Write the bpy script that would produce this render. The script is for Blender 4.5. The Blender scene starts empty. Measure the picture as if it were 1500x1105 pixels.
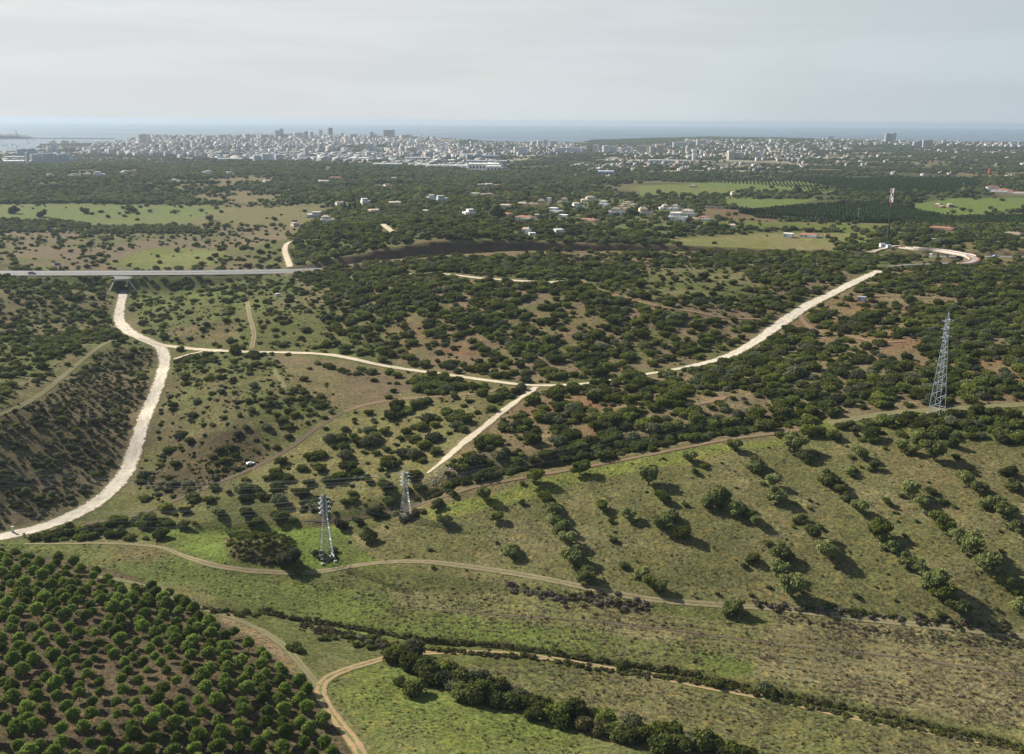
import bpy, math, random
import numpy as np
from mathutils import Matrix, Vector
random.seed(7); RNG = np.random.default_rng(11)
sc = bpy.context.scene
COL = sc.collection
PI = math.pi
# ------------------------------------------------------------------ camera
FPX = 1440.0                     # focal length in pixels of the 1500 x 1105 photograph
CAMZ = 170.0                     # metres above the sea
PITCH = math.radians(14.6)
ROLL = math.radians(0.34)
cd = bpy.data.cameras.new('camera'); cam = bpy.data.objects.new('camera', cd); COL.objects.link(cam)
cd.sensor_width = 36.0; cd.lens = 36.0 * FPX / 1500.0
cd.clip_start = 1.0; cd.clip_end = 90000.0
RM = Matrix.Rotation(PI/2 - PITCH, 3, 'X') @ Matrix.Rotation(ROLL, 3, 'Z')
cam.matrix_world = Matrix.Translation((0, 0, CAMZ)) @ RM.to_4x4()
sc.camera = cam
RN = np.array(RM)
# ------------------------------------------------------------------ light
SUN_EL = math.radians(31.5)
SUN_DIR = Vector((-0.80, 0.60, 0)).normalized()        # where the sun stands, seen from above
to_sun = Vector((SUN_DIR.x*math.cos(SUN_EL), SUN_DIR.y*math.cos(SUN_EL), math.sin(SUN_EL)))
sl = bpy.data.lights.new('sun', 'SUN'); sl.energy = 5.0; sl.angle = math.radians(0.5); sl.color = (1.0, 0.93, 0.80)
so = bpy.data.objects.new('sun', sl); COL.objects.link(so)
so.rotation_euler = to_sun.to_track_quat('Z', 'Y').to_euler(); so.location = (0, 0, 400)
W = bpy.data.worlds.new('World'); sc.world = W; W.use_nodes = True
nt = W.node_tree; nt.nodes.clear()
def nn(t, ty, **k):
    n = t.nodes.new(ty)
    for a, v in k.items():
        if a.startswith('i_'):
            key = a[2:]; key = int(key) if key.isdigit() else key.replace('_', ' ')
            n.inputs[key].default_value = v
        else: setattr(n, a, v)
    return n
sky = nn(nt, 'ShaderNodeTexSky'); sky.sky_type = 'NISHITA'; sky.sun_disc = False
sky.sun_elevation = SUN_EL; sky.sun_rotation = math.atan2(SUN_DIR.x, SUN_DIR.y)
sky.altitude = 100; sky.air_density = 1.0; sky.dust_density = 1.2; sky.ozone_density = 1.0
tc = nn(nt, 'ShaderNodeTexCoord'); sep = nn(nt, 'ShaderNodeSeparateXYZ')
nt.links.new(tc.outputs['Generated'], sep.inputs[0])
mp = nn(nt, 'ShaderNodeMapping'); mp.inputs['Scale'].default_value = (1.6, 1.6, 11.0)
nt.links.new(tc.outputs['Generated'], mp.inputs['Vector'])
n1 = nn(nt, 'ShaderNodeTexNoise'); n1.inputs['Scale'].default_value = 1.5; n1.inputs['Detail'].default_value = 6; n1.inputs['Roughness'].default_value = 0.5
nt.links.new(mp.outputs[0], n1.inputs['Vector'])
# thin cloud veil: thick towards the horizon, thinner overhead
r_el = nn(nt, 'ShaderNodeMapRange'); r_el.inputs[1].default_value = 0.0; r_el.inputs[2].default_value = 0.5; r_el.inputs[3].default_value = 1.75; r_el.inputs[4].default_value = 0.16
nt.links.new(sep.outputs['Z'], r_el.inputs[0])
r_n = nn(nt, 'ShaderNodeMapRange'); r_n.inputs[1].default_value = 0.35; r_n.inputs[2].default_value = 0.68; r_n.inputs[3].default_value = 0.55; r_n.inputs[4].default_value = 1.12
nt.links.new(n1.outputs['Fac'], r_n.inputs[0])
mu = nn(nt, 'ShaderNodeMath', operation='MULTIPLY', use_clamp=True)
nt.links.new(r_el.outputs[0], mu.inputs[0]); nt.links.new(r_n.outputs[0], mu.inputs[1])
sc_sky = nn(nt, 'ShaderNodeVectorMath', operation='SCALE'); sc_sky.inputs['Scale'].default_value = 1.0
nt.links.new(sky.outputs[0], sc_sky.inputs[0])
# the veil is a little brighter on the sun's side
dotn = nn(nt, 'ShaderNodeVectorMath', operation='DOT_PRODUCT'); dotn.inputs[1].default_value = tuple(to_sun)
nt.links.new(tc.outputs['Generated'], dotn.inputs[0])
r_s = nn(nt, 'ShaderNodeMapRange'); r_s.inputs[1].default_value = -0.3; r_s.inputs[2].default_value = 0.9; r_s.inputs[3].default_value = 0.78; r_s.inputs[4].default_value = 1.16
nt.links.new(dotn.outputs['Value'], r_s.inputs[0])
vcol = nn(nt, 'ShaderNodeMix', data_type='RGBA'); vcol.inputs[6].default_value = (4.45, 5.4, 6.1, 1); vcol.inputs[7].default_value = (5.5, 5.7, 5.75, 1)
r_c = nn(nt, 'ShaderNodeMapRange'); r_c.inputs[1].default_value = -.15; r_c.inputs[2].default_value = .65; nt.links.new(dotn.outputs['Value'], r_c.inputs[0]); nt.links.new(r_c.outputs[0], vcol.inputs[0])
veil = nn(nt, 'ShaderNodeVectorMath', operation='SCALE'); nt.links.new(vcol.outputs[2], veil.inputs[0])
mp2 = nn(nt, 'ShaderNodeMapping'); mp2.inputs['Scale'].default_value = (1.1, 1.1, 9.0); mp2.inputs['Rotation'].default_value = (.06, .05, .4); nt.links.new(tc.outputs['Generated'], mp2.inputs['Vector'])
n2 = nn(nt, 'ShaderNodeTexNoise'); n2.inputs['Scale'].default_value = 2.6; n2.inputs['Detail'].default_value = 7; n2.inputs['Roughness'].default_value = .55; n2.inputs['Distortion'].default_value = .5; nt.links.new(mp2.outputs[0], n2.inputs['Vector'])
r_b = nn(nt, 'ShaderNodeMapRange', interpolation_type='SMOOTHSTEP'); r_b.inputs[1].default_value = .36; r_b.inputs[2].default_value = .64; r_b.inputs[3].default_value = .985; r_b.inputs[4].default_value = 1.065; nt.links.new(n2.outputs['Fac'], r_b.inputs[0])
m_b = nn(nt, 'ShaderNodeMath', operation='MULTIPLY'); nt.links.new(r_s.outputs[0], m_b.inputs[0]); nt.links.new(r_b.outputs[0], m_b.inputs[1])
nt.links.new(m_b.outputs[0], veil.inputs['Scale'])
mx = nn(nt, 'ShaderNodeMix', data_type='RGBA')
nt.links.new(mu.outputs[0], mx.inputs[0]); nt.links.new(sc_sky.outputs[0], mx.inputs[6]); nt.links.new(veil.outputs[0], mx.inputs[7])
bg = nn(nt, 'ShaderNodeBackground'); bg.inputs['Strength'].default_value = 0.058
nt.links.new(mx.outputs[2], bg.inputs[0])
wo = nn(nt, 'ShaderNodeOutputWorld'); nt.links.new(bg.outputs[0], wo.inputs[0])
sc.view_settings.view_transform = 'Standard'; sc.view_settings.look = 'None'
sc.view_settings.gamma = 1.0; sc.view_settings.exposure = 1.02
try: sc.view_settings.use_curve_mapping = False
except Exception: pass
cy = sc.cycles
cy.use_denoising = True; cy.max_bounces = 5; cy.diffuse_bounces = 2; cy.glossy_bounces = 2; cy.transmission_bounces = 2
cy.volume_bounces = 1; cy.transparent_max_bounces = 4; cy.caustics_reflective = False; cy.caustics_refractive = False
cy.use_adaptive_sampling = True; cy.adaptive_threshold = 0.01

# ------------------------------------------------------------------ helpers: projection
def ray_dirs(px, py):
    px = np.asarray(px, float); py = np.asarray(py, float)
    c = np.stack([(px-750)/FPX, -(py-552.5)/FPX, -np.ones_like(px)], -1)
    return c @ RN.T
def to_px(x, y, z):
    v = np.stack([x, y, z-CAMZ], -1) @ RN
    w = -v[..., 2]; w = np.where(w < 1, 1, w)
    return 750 + FPX*v[..., 0]/w, 552.5 - FPX*v[..., 1]/w, w
def at_z(px, py, z):
    d = ray_dirs(px, py); t = (z-CAMZ)/d[..., 2]
    return d[..., 0]*t, d[..., 1]*t
# ------------------------------------------------------------------ helpers: noise
_perm = np.random.default_rng(5).random((256, 256)).astype(np.float32)
def vnoise(x, y):
    xi = np.floor(x).astype(np.int64); yi = np.floor(y).astype(np.int64)
    fx = x-xi; fy = y-yi; fx = fx*fx*(3-2*fx); fy = fy*fy*(3-2*fy)
    a = _perm[xi & 255, yi & 255]; b = _perm[(xi+1) & 255, yi & 255]
    c = _perm[xi & 255, (yi+1) & 255]; d = _perm[(xi+1) & 255, (yi+1) & 255]
    return (a*(1-fx)+b*fx)*(1-fy)+(c*(1-fx)+d*fx)*fy
def fbm(x, y, wl, octs=4, gain=0.5, seed=0):
    s = 0; a = 1; t = 0; f = 1.0/wl
    for o in range(octs):
        s = s + a*vnoise(x*f+seed*17.3+o*31.7, y*f+seed*9.1+o*12.9); t += a; a *= gain; f *= 2.03
    return s/t*2-1
def sstep(a, b, x):
    t = np.clip((x-a)/(b-a), 0, 1); return t*t*(3-2*t)
def inpoly(px, py, poly):
    res = np.zeros(px.shape, bool)
    P = np.array(poly, float)
    sel = (px >= P[:, 0].min()) & (px <= P[:, 0].max()) & (py >= P[:, 1].min()) & (py <= P[:, 1].max())
    if not sel.any(): return res
    x = px[sel]; y = py[sel]; ins = np.zeros(x.shape, bool); j = len(P)-1
    for i in range(len(P)):
        xi, yi = P[i]; xj, yj = P[j]
        if yi != yj:
            c = ((yi > y) != (yj > y)) & (x < (xj-xi)*(y-yi)/(yj-yi)+xi); ins ^= c
        j = i
    res[sel] = ins
    return res
def seg_dist(x, y, line):
    """distance to a polyline and the value (third column) interpolated along it"""
    best = np.full(x.shape, 1e9); val = np.zeros(x.shape)
    L = np.array(line, float)
    for a, b in zip(L[:-1], L[1:]):
        dx, dy = b[0]-a[0], b[1]-a[1]; l2 = dx*dx+dy*dy+1e-9
        t = np.clip(((x-a[0])*dx+(y-a[1])*dy)/l2, 0, 1)
        d = np.hypot(x-a[0]-t*dx, y-a[1]-t*dy)
        m = d < best; best = np.where(m, d, best)
        if L.shape[1] > 2: val = np.where(m, a[2]+t*(b[2]-a[2]), val)
    return best, val
# ------------------------------------------------------------------ terrain
CP = [ # (px, py, height above the sea)
(-150,1105,34),(0,1105,33),(250,1000,30),(100,900,27),(0,835,23),(400,1105,26),(450,950,20.5),(200,870,22),(-150,850,24),
(700,1080,24),(950,1100,20.5),(1300,1105,20),(1500,1105,20),(1700,1105,20),(600,1000,21),(560,1100,26),
(430,905,17.5),(650,945,17.5),(900,975,17.5),(1200,1035,18),(1480,1090,18),
(300,850,19),(150,825,20),(800,920,19.5),(1200,960,20.5),(1500,1000,21),(1700,1000,22),(560,870,19),
(700,835,21),(950,882,22),(1100,892,22),(1300,912,22.5),(1500,935,23),
(1250,800,33),(1000,760,34),(700,760,28),(850,700,36),(1000,665,42),(1200,640,46),(1450,700,45),(1500,820,35),(1400,640,50),
(600,770,23),(500,800,20),(1120,830,28),(1380,850,31),(850,800,27),(1700,700,48),(1700,850,38),
(1371,600,52),(900,600,46),(1100,560,50),(1300,500,55),(1450,450,58),(1290,395,58),(1500,400,55),(1380,387,49.5),(1330,386,50.5),(1440,387,49.5),(1490,388,49),(1250,384,54),(1500,560,55),
(780,565,42),(780,620,41),(1700,560,57),(1700,420,58),
(400,515,32),(600,540,37),(880,560,43),(1030,530,46),(1100,500,48),(1180,455,52),
(600,450,49),(800,450,54),(1000,450,56),(700,395,55),(900,395,57),(1100,395,57),(500,420,46),(620,386,51),(650,379,49),(850,381,52),(1050,383,53.5),(1180,383,53.5),
(180,440,22),(175,470,21),(235,510,24),(240,545,21.5),(215,605,19),(190,680,17),(150,730,16.5),(60,772,16),(-60,800,16),
(100,560,36),(150,515,33),(0,612,40),(205,505,28),(-150,640,42),(60,590,38),
(180,600,25),(130,660,24),(60,700,24),(0,740,21),(-120,780,20),(210,545,25),
(0,500,30),(60,470,28),(0,430,40),(100,430,33),(130,470,25),(-150,480,38),(50,530,33),
(300,560,35),(330,620,34),(260,640,25),(300,700,22),(235,700,18.5),(370,680,25),(400,560,38),(450,600,36),(280,528,30),(350,590,37),
(500,680,29),(600,650,35),(700,600,41),(650,700,34),(450,750,21.5),(560,740,25),(200,770,17.5),(400,765,19),(620,735,27),
(200,797,17.5),(0,803,18.5),(380,720,23),(780,690,36),
(330,440,33),(300,495,29),(300,480,34),(450,460,41),(250,450,28),(380,480,37),(260,480,28),
(60,385,33),(200,372,27),(200,320,24),(350,350,30),(200,300,28),(60,300,28),(100,270,42),(300,272,40),(450,290,42),(430,375,37),
(540,335,60),(480,340,52),(600,300,55),(700,270,42),(700,250,35),(500,270,38),(100,250,36),(300,250,34),
(650,345,60),(800,340,57),(900,345,54),(1000,360,52),(1150,360,48),(1280,360,48),(1450,365,50),
(1200,320,42),(1450,310,42),(1100,285,38),(1350,285,40),(1300,250,34),(1400,230,30),(1300,209,42),(1480,211,30),(1150,205,45),
(1000,320,47),(850,305,50),(1000,240,30),(1000,212,36),(900,208,34),(830,211,22),(1020,203,36),
(430,205,38),(300,204,36),(220,205,30),(200,225,16),(100,232,10),(50,238,10),(600,205,36),(560,203,38),(700,212,26),(500,235,25),(650,240,26),(800,235,28),(380,240,26),(200,240,22),
(-150,300,28),(-150,240,20),(-150,380,36),(1680,370,55),(1680,300,42),(1680,240,34),(1680,212,30),(760,213,24),
]
CP = np.array(CP, float)
cx, cyy = at_z(CP[:, 0], CP[:, 1], CP[:, 2])
cu = np.arctan2(cx, cyy); cv = np.log(np.hypot(cx, cyy)); ch = CP[:, 2]
def rbf_phi(r2): return np.sqrt(r2+0.0009)
A = rbf_phi((cu[:, None]-cu)**2+((cv[:, None]-cv))**2)
n_ = len(ch); M_ = np.zeros((n_+3, n_+3)); M_[:n_, :n_] = A - 0.004*np.eye(n_)
M_[:n_, n_] = 1; M_[:n_, n_+1] = cu; M_[:n_, n_+2] = cv; M_[n_:, :n_] = M_[:n_, n_:].T
SOL = np.linalg.solve(M_, np.concatenate([ch, [0, 0, 0]]))
NAZ = 680
AZ = np.radians(np.linspace(-42, 42, NAZ))
DR = [112.0]
while DR[-1] < 12000:
    d_ = DR[-1]; DR.append(d_ + max(0.35, min(0.0052*d_, d_*d_*1.35/216000)))
DR = np.array(DR); NR = len(DR)
# coarse evaluate RBF on a log-polar lattice, then interpolate
ug = np.linspace(AZ[0], AZ[-1], 240); vg = np.linspace(math.log(DR[0]), math.log(DR[-1])+1e-6, 420)
UU, VV = np.meshgrid(ug, vg); H0 = SOL[n_]+SOL[n_+1]*UU+SOL[n_+2]*VV
for k in range(n_): H0 += SOL[k]*rbf_phi((UU-cu[k])**2+(VV-cv[k])**2)
def bil(G, u, v):
    u = np.clip(u, 0, G.shape[1]-1.001); v = np.clip(v, 0, G.shape[0]-1.001)
    ui = u.astype(int); vi = v.astype(int); fu = u-ui; fv = v-vi
    return (G[vi, ui]*(1-fu)+G[vi, ui+1]*fu)*(1-fv)+(G[vi+1, ui]*(1-fu)+G[vi+1, ui+1]*fu)*fv
A2, D2 = np.meshgrid(AZ, DR)
GX = D2*np.sin(A2); GY = D2*np.cos(A2)
GZ = bil(H0, (A2-ug[0])/(ug[1]-ug[0]), (np.log(D2)-vg[0])/(vg[1]-vg[0]))
GZ = np.clip(GZ, 6, 85)
# relief noise: gentle close by, larger far off
amp = sstep(330, 480, D2)*sstep(1100, 850, D2)*1.0+sstep(330, 600, D2)*0.9 + sstep(1000, 2500, D2)*2.0
GZ = GZ + amp*fbm(GX, GY, 110, 4, 0.5, 1) + 0.35*fbm(GX, GY, 14, 3, 0.5, 2)*sstep(5000, 1500, D2) + sstep(2200, 4500, D2)*4*fbm(GX, GY, 600, 3, 0.5, 3)
def bump(px, py, z, rx, ry, h):
    global GZ
    x, y = at_z(px, py, z); GZ = GZ + h*np.exp(-((GX-x)/rx)**2-((GY-y)/ry)**2)
bump(368, 800, 22, 17, 13, 6.0)          # the scrubby knoll by the lattice pylon
bump(300, 480, 32, 20, 14, 2.5)
bump(95, 910, 27, 22, 14, 1.5)
# gullies: erosion ribs on the steep flanks
PXG, PYG, WG = to_px(GX, GY, GZ)
# ditch line across the near valley
def wline(pts, z): 
    a = np.array(pts, float); x, y = at_z(a[:, 0], a[:, 1], np.full(len(a), z)); return np.stack([x, y], 1)
DITCH = [(390,897),(440,908),(500,917),(560,928),(620,938),(700,945),(790,956),(900,971),(1000,986),(1050,998),(1110,1010),(1180,1026),(1250,1040),(1330,1058),(1420,1078),(1560,1106)]
dl, _ = seg_dist(GX, GY, wline(DITCH, 17.5)); GZ -= 1.3*np.exp(-(dl/1.8)**2)
GUL = [(300,772),(450,762),(560,745),(620,730),(740,698),(850,676),(1000,650),(1120,630),(1200,618)]
a_ = np.array(GUL, float); zz_ = np.interp(a_[:, 0], [300, 560, 850, 1200], [18.5, 25, 37, 46]); gx_, gy_ = at_z(a_[:, 0], a_[:, 1], zz_)
dl, _ = seg_dist(GX, GY, np.stack([gx_, gy_], 1)); GZ -= 2.2*np.exp(-(dl/4.5)**2)
# motorway: cutting and embankment
MW = [(-330,400,36),(60,401,35),(180,400.5,34.5),(300,400,34.5),(432,398,35)]
mw = []
for px, py, z in MW:
    x, y = at_z(float(px), float(py), float(z)); mw.append((float(x), float(y), z))
xr, yr = at_z(1440., 378., 46.); xr2, yr2 = at_z(1700., 380., 47.)
mw += [(-70, 925, 38), (60, 945, 41), (220, 952, 44), (float(xr), float(yr), 46), (float(xr2), float(yr2), 47)]
MWL = np.array(mw)
dl, mz = seg_dist(GX, GY, MWL)
HWID = 14.5
up = mz + np.clip(dl-HWID, 0, None)*1.25; dn = mz - np.clip(dl-HWID, 0, None)*0.50
GZ = np.where(dl < 90, np.clip(GZ, dn, up), GZ)
GZ = np.where(dl < HWID, mz-0.15, GZ)
# notch for the underpass
ux, uy = at_z(180., 431., 22.); ux = float(ux); uy = float(uy)
mwy = float(np.interp(ux, MWL[:, 0], MWL[:, 1]))
dirx, diry = ux/math.hypot(ux, uy), uy/math.hypot(ux, uy)     # tunnel axis: along the line of sight of the road
lat = (GX-ux)*diry-(GY-uy)*dirx; lon = (GX-ux)*dirx+(GY-uy)*diry
bankh = 21.8+np.clip((lon-1.0)*.95, 0, 11.9)-np.clip(np.abs(lat)-8, 0, 40)*.45
GZ = np.where((np.abs(lat) < 34) & (lon > 0) & (lon < mwy-uy-10), np.maximum(GZ, bankh), GZ)
nm = (np.abs(lat) < 5.2) & (lon > -6) & (lon < mwy-uy+26)
GZ = np.where(nm, 21.6, GZ)
PXG, PYG, WG = to_px(GX, GY, GZ)
# the coast: land sinks below the sea
COAST_X = [-400, 0, 55, 75, 110, 160, 175, 200, 240, 320, 430, 520, 600, 640, 700, 760, 830, 870, 950, 1040, 1150, 1290, 1400, 1500, 1900]
COAST_Y = [222, 222.5, 221, 218, 217, 212, 204, 202, 200, 199, 200.5, 200, 201, 203, 206, 209, 209.5, 206, 203, 201, 203, 206, 208, 209, 211]
cyv = np.interp(PXG, COAST_X, COAST_Y) + fbm(GX, GY, 260, 3, 0.5, 9)*0.5
SPIT = [(50,210.5),(60,206.5),(110,205.5),(150,204.5),(200,203),(200,215),(160,214.5),(110,215),(88,212.5),(70,211.5)]
land = (PYG > cyv) | inpoly(PXG, PYG+fbm(GX, GY, 200, 2, 0.5, 4)*0.3, SPIT)
spit = inpoly(PXG, PYG, SPIT)
GZ = np.where(spit & (D2 > 4000), 2.5, GZ)
GZ = np.where((~land) & (D2 > 3500), -4.0, GZ)
_lv = np.arange(NR, dtype=float)
def hgt(x, y):
    az = np.arctan2(x, y); d = np.hypot(x, y)
    return bil(GZ, (az-AZ[0])/(AZ[1]-AZ[0]), np.interp(d, DR, _lv))
def hit(px, py):
    """first point of the terrain met by the ray through a pixel of the photograph"""
    px = np.atleast_1d(np.asarray(px, float)); py = np.atleast_1d(np.asarray(py, float))
    out = np.zeros((len(px), 3))
    for i in range(len(px)):
        d = ray_dirs(px[i], py[i]); az = math.atan2(d[0], d[1]); sl_ = d[2]/math.hypot(d[0], d[1])
        u = (az-AZ[0])/(AZ[1]-AZ[0]); u = min(max(u, 0), NAZ-1.001); ui = int(u); fu = u-ui
        prof = GZ[:, ui]*(1-fu)+GZ[:, ui+1]*fu
        diff = prof-(CAMZ+sl_*DR); k = np.argmax(diff > 0)
        if diff[k] <= 0: k = NR-1
        k = max(k, 1); t = diff[k-1]/(diff[k-1]-diff[k]) if diff[k] != diff[k-1] else 0
        t = min(max(t, 0), 1); dd = DR[k-1]+t*(DR[k]-DR[k-1])
        out[i] = (dd*math.sin(az), dd*math.cos(az), prof[k-1]+t*(prof[k]-prof[k-1]))
    return out
# ------------------------------------------------------------------ ground colours (what grows or lies there)
G1 = (.098,.118,.034); G2 = (.080,.090,.034); GP = (.13,.145,.058); DRY = (.155,.142,.082); BRN = (.122,.106,.060)
RED = (.150,.092,.058); DRK = (.060,.050,.034); SOIL = (.082,.064,.045); TAN = (.16,.125,.085); WOOD = (.05,.055,.028); CITY = (.22,.20,.18)
ZG = [ # polygon, colour, second colour, share of the second colour
([(-600,150),(2200,150),(2200,300),(-600,300)], WOOD, BRN, .35),
([(-600,300),(2200,300),(2200,420),(-600,420)], BRN, G2, .45),
([(-600,405),(2200,405),(2200,800),(-600,800)], BRN, G2, .5),
([(-600,780),(2200,780),(2200,1900),(-600,1900)], G2, DRY, .4),
([(100,201),(640,198),(780,206),(900,212),(760,236),(740,252),(560,243),(430,234),(300,234),(110,240),(-100,242),(-100,222)], CITY, WOOD, .35),
([(870,214),(1000,211),(1250,214),(1240,240),(1100,254),(860,254),(880,228)], CITY, WOOD, .45),
([(0,299),(130,297),(350,304),(340,326),(130,331),(-60,326),(-60,300)], (.10,.125,.045), BRN, .25),
([(340,304),(520,304),(470,318),(440,333),(260,330)], (.115,.11,.06), BRN, .5),
([(200,262),(420,270),(480,300),(300,297)], BRN, G2, .4),
([(-60,326),(130,331),(440,333),(425,392),(-60,397)], (.125,.10,.072), G2, .35),
([(-60,387),(30,387),(78,396),(-60,399)], DRK, BRN, .2),
([(150,388),(230,362),(330,368),(310,388),(240,397)], G1, GP, .4),
([(0,395),(60,390),(110,397),(70,400)], G1, G1, .4),
([(-60,403),(600,403),(470,432),(200,432),(-60,425)], (.05,.07,.025), G2, .4),
([(-60,425),(165,425),(168,490),(120,510),(-60,600)], G2, BRN, .5),
([(200,434),(400,425),(440,445),(330,470),(250,490),(205,480)], G2, G1, .4),
([(240,485),(300,470),(350,480),(350,505),(260,503)], DRK, BRN, .4),
([(-100,612),(60,590),(150,512),(225,512),(222,600),(165,700),(60,765),(-100,800)], (.120,.096,.064), (.09,.078,.048), .45),
([(240,528),(400,520),(500,600),(370,683),(250,740),(200,700)], (.098,.085,.052), G2, .5),
([(250,650),(320,630),(385,630),(375,683),(270,730),(215,715)], (.072,.060,.038), DRK, .5),
([(340,560),(440,540),(500,590),(430,640),(380,630)], G2, BRN, .35),
([(390,520),(520,530),(610,565),(560,598),(500,600),(440,560)], (.12,.095,.07), BRN, .5),
([(460,610),(620,585),(700,600),(640,700),(450,760),(180,790),(370,690)], (.135,.128,.062), G2, .35),
([(430,400),(560,370),(1290,375),(1180,440),(1030,525),(880,557),(760,557),(560,530),(470,505)], (.135,.105,.075), G2, .3),
([(560,470),(640,470),(660,500),(720,520),(560,520)], RED, BRN, .5),
([(810,460),(870,450),(880,475),(820,490)], RED, BRN, .5),
([(470,430),(400,440),(400,510),(480,505)], (.11,.10,.06), G2, .4),
([(930,390),(1080,393),(1110,420),(1060,450),(950,440)], (.12,.115,.065), G2, .5),
([(640,700),(720,610),(790,575),(880,562),(1030,540),(1180,460),(1290,392),(1560,392),(1560,605),(1200,620),(850,680)], (.140,.115,.075), RED, .16),
([(560,770),(700,722),(850,690),(1000,663),(1200,640),(1560,640),(1560,935),(1100,893),(900,875),(560,830),(480,800)], (.105,.105,.050), DRY, .42),
([(620,745),(780,702),(1000,660),(1195,630),(1190,640),(1000,680),(850,705),(640,765)], (.13,.15,.045), (.15,.12,.06), .35),
([(1195,618),(1500,588),(1560,590),(1560,600),(1200,630)], G1, G2, .5),
([(1300,640),(1560,630),(1560,720),(1400,760),(1300,720)], (.125,.112,.062), G2, .3),
([(0,797),(240,800),(420,850),(640,870),(560,930),(420,900),(250,860),(0,820)], (.085,.105,.036), BRN, .35),
([(150,780),(300,770),(500,770),(560,830),(460,835),(330,828),(240,800)], (.10,.135,.035), G2, .4),
([(320,790),(420,785),(440,830),(340,825)], (.10,.085,.05), DRK, .5),
([(560,860),(760,870),(1000,900),(1560,960),(1560,1095),(1300,1050),(1100,1000),(900,970),(640,940)], (.125,.125,.06), DRY, .5),
([(480,870),(700,905),(1000,940),(1130,975),(1060,990),(800,955),(620,938),(460,912)], (.098,.125,.038), (.11,.115,.05), .5),
([(1150,900),(1560,945),(1560,1075),(1300,1040),(1100,980)], (.160,.146,.086), (.12,.112,.06), .5),
([(560,975),(800,975),(1560,1110),(1560,1900),(1100,1900),(1080,1095)], (.108,.114,.05), (.13,.118,.065), .5),
([(480,1000),(560,968),(620,990),(700,1030),(900,1085),(960,1130),(1000,1900),(560,1900),(520,1090)], (.11,.135,.042), (.13,.13,.065), .5),
([(400,905),(560,935),(570,960),(480,990),(455,960)], (.085,.095,.04), DRY, .45),
([(-600,815),(30,812),(200,848),(330,897),(420,960),(475,1020),(540,1110),(700,1900),(-600,1900)], SOIL, (.10,.085,.055), .4),
([(180,850),(330,897),(430,950),(480,1010),(550,1120),(520,1120),(450,1010),(400,960),(310,905),(170,862)], TAN, GP, .6),
([(930,273),(1060,267),(1180,263),(1255,274),(1210,283),(1060,291),(940,289)], (.095,.128,.042), (.12,.135,.05), .45),
([(1060,290),(1240,291),(1230,300),(1180,306),(1060,303)], (.095,.135,.040), G1, .3),
([(1325,300),(1400,290),(1560,290),(1560,304),(1440,314),(1370,316)], (.095,.135,.040), G1, .3),
([(1320,322),(1500,326),(1560,330),(1560,340),(1330,330)], (.09,.14,.03), G1, .4),
([(1190,263),(1430,262),(1445,275),(1390,288),(1300,300),(1100,312),(1240,285)], (.06,.06,.03), WOOD, .4),
([(640,292),(1050,290),(1110,330),(1000,346),(760,334),(650,318)], (.10,.12,.045), BRN, .4),
([(1035,303),(1150,316),(1210,322),(1110,324),(1030,318)], (.115,.07,.052), BRN, .4),
([(960,350),(1060,345),(1120,341),(1300,341),(1270,364),(1180,379),(1080,373),(1010,363)], (.135,.14,.055), (.16,.145,.08), .45),
([(1090,325),(1290,330),(1290,342),(1110,342)], G1, G2, .5),
([(900,222),(1020,220),(960,232)], G2, WOOD, .5),
([(1380,228),(1450,228),(1440,235),(1370,235)], (.11,.135,.06), G2, .5),
([(925,330),(1015,330),(1010,336),(940,338)], G1, G1, .4),
]
def zone_warp(px, py, x, y):
    s = np.clip((py-170)/700, .03, 1)
    return px+fbm(x, y, 30, 3, 0.5, 21)*16*s, py+fbm(x, y, 30, 3, 0.5, 22)*9*s
PXG, PYG, WG = to_px(GX, GY, GZ)
wx, wy = zone_warp(PXG, PYG, GX, GY)
GC = np.zeros(GX.shape+(3,), np.float32); GC[:] = BRN
blot = fbm(GX, GY, 24, 4, 0.55, 31)*0.6+fbm(GX, GY, 90, 3, 0.5, 32)*0.6
big = sstep(900, 2200, D2); blot = blot*(1-big)+big*(fbm(GX, GY, 260, 4, 0.6, 33))
for poly, c1, c2, sh in ZG:
    m = inpoly(wx, wy, poly)
    if not m.any(): continue
    f = sstep(-.25, .25, blot[m]-(0.5-sh)*0.9)[:, None]
    GC[m] = np.array(c1)*(1-f)+np.array(c2)*f
# bare earth in the motorway cutting, tan scar at its top
for _k in range(3):      # patches run into each other
    GC[1:-1] = (GC[:-2]+2*GC[1:-1]+GC[2:])/4; GC[:, 1:-1] = (GC[:, :-2]+2*GC[:, 1:-1]+GC[:, 2:])/4
dl, mz = seg_dist(GX, GY, MWL)
cut = (dl > HWID) & (dl < 70) & (np.abs(GZ-(mz+(dl-HWID)*1.25)) < 0.25) & (GZ > mz+1.0)
cc = np.array([.075, .052, .040])*(1+0.5*fbm(GX, GY, 12, 3, .5, 41))[..., None]
GC[cut] = cc[cut]
GC *= (1+0.16*fbm(GX, GY, 7, 3, 0.6, 51)*sstep(2000, 600, D2))[..., None]
GC = np.clip(GC*np.array([.92, .92, .78]), 0.008, 0.5)
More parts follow.
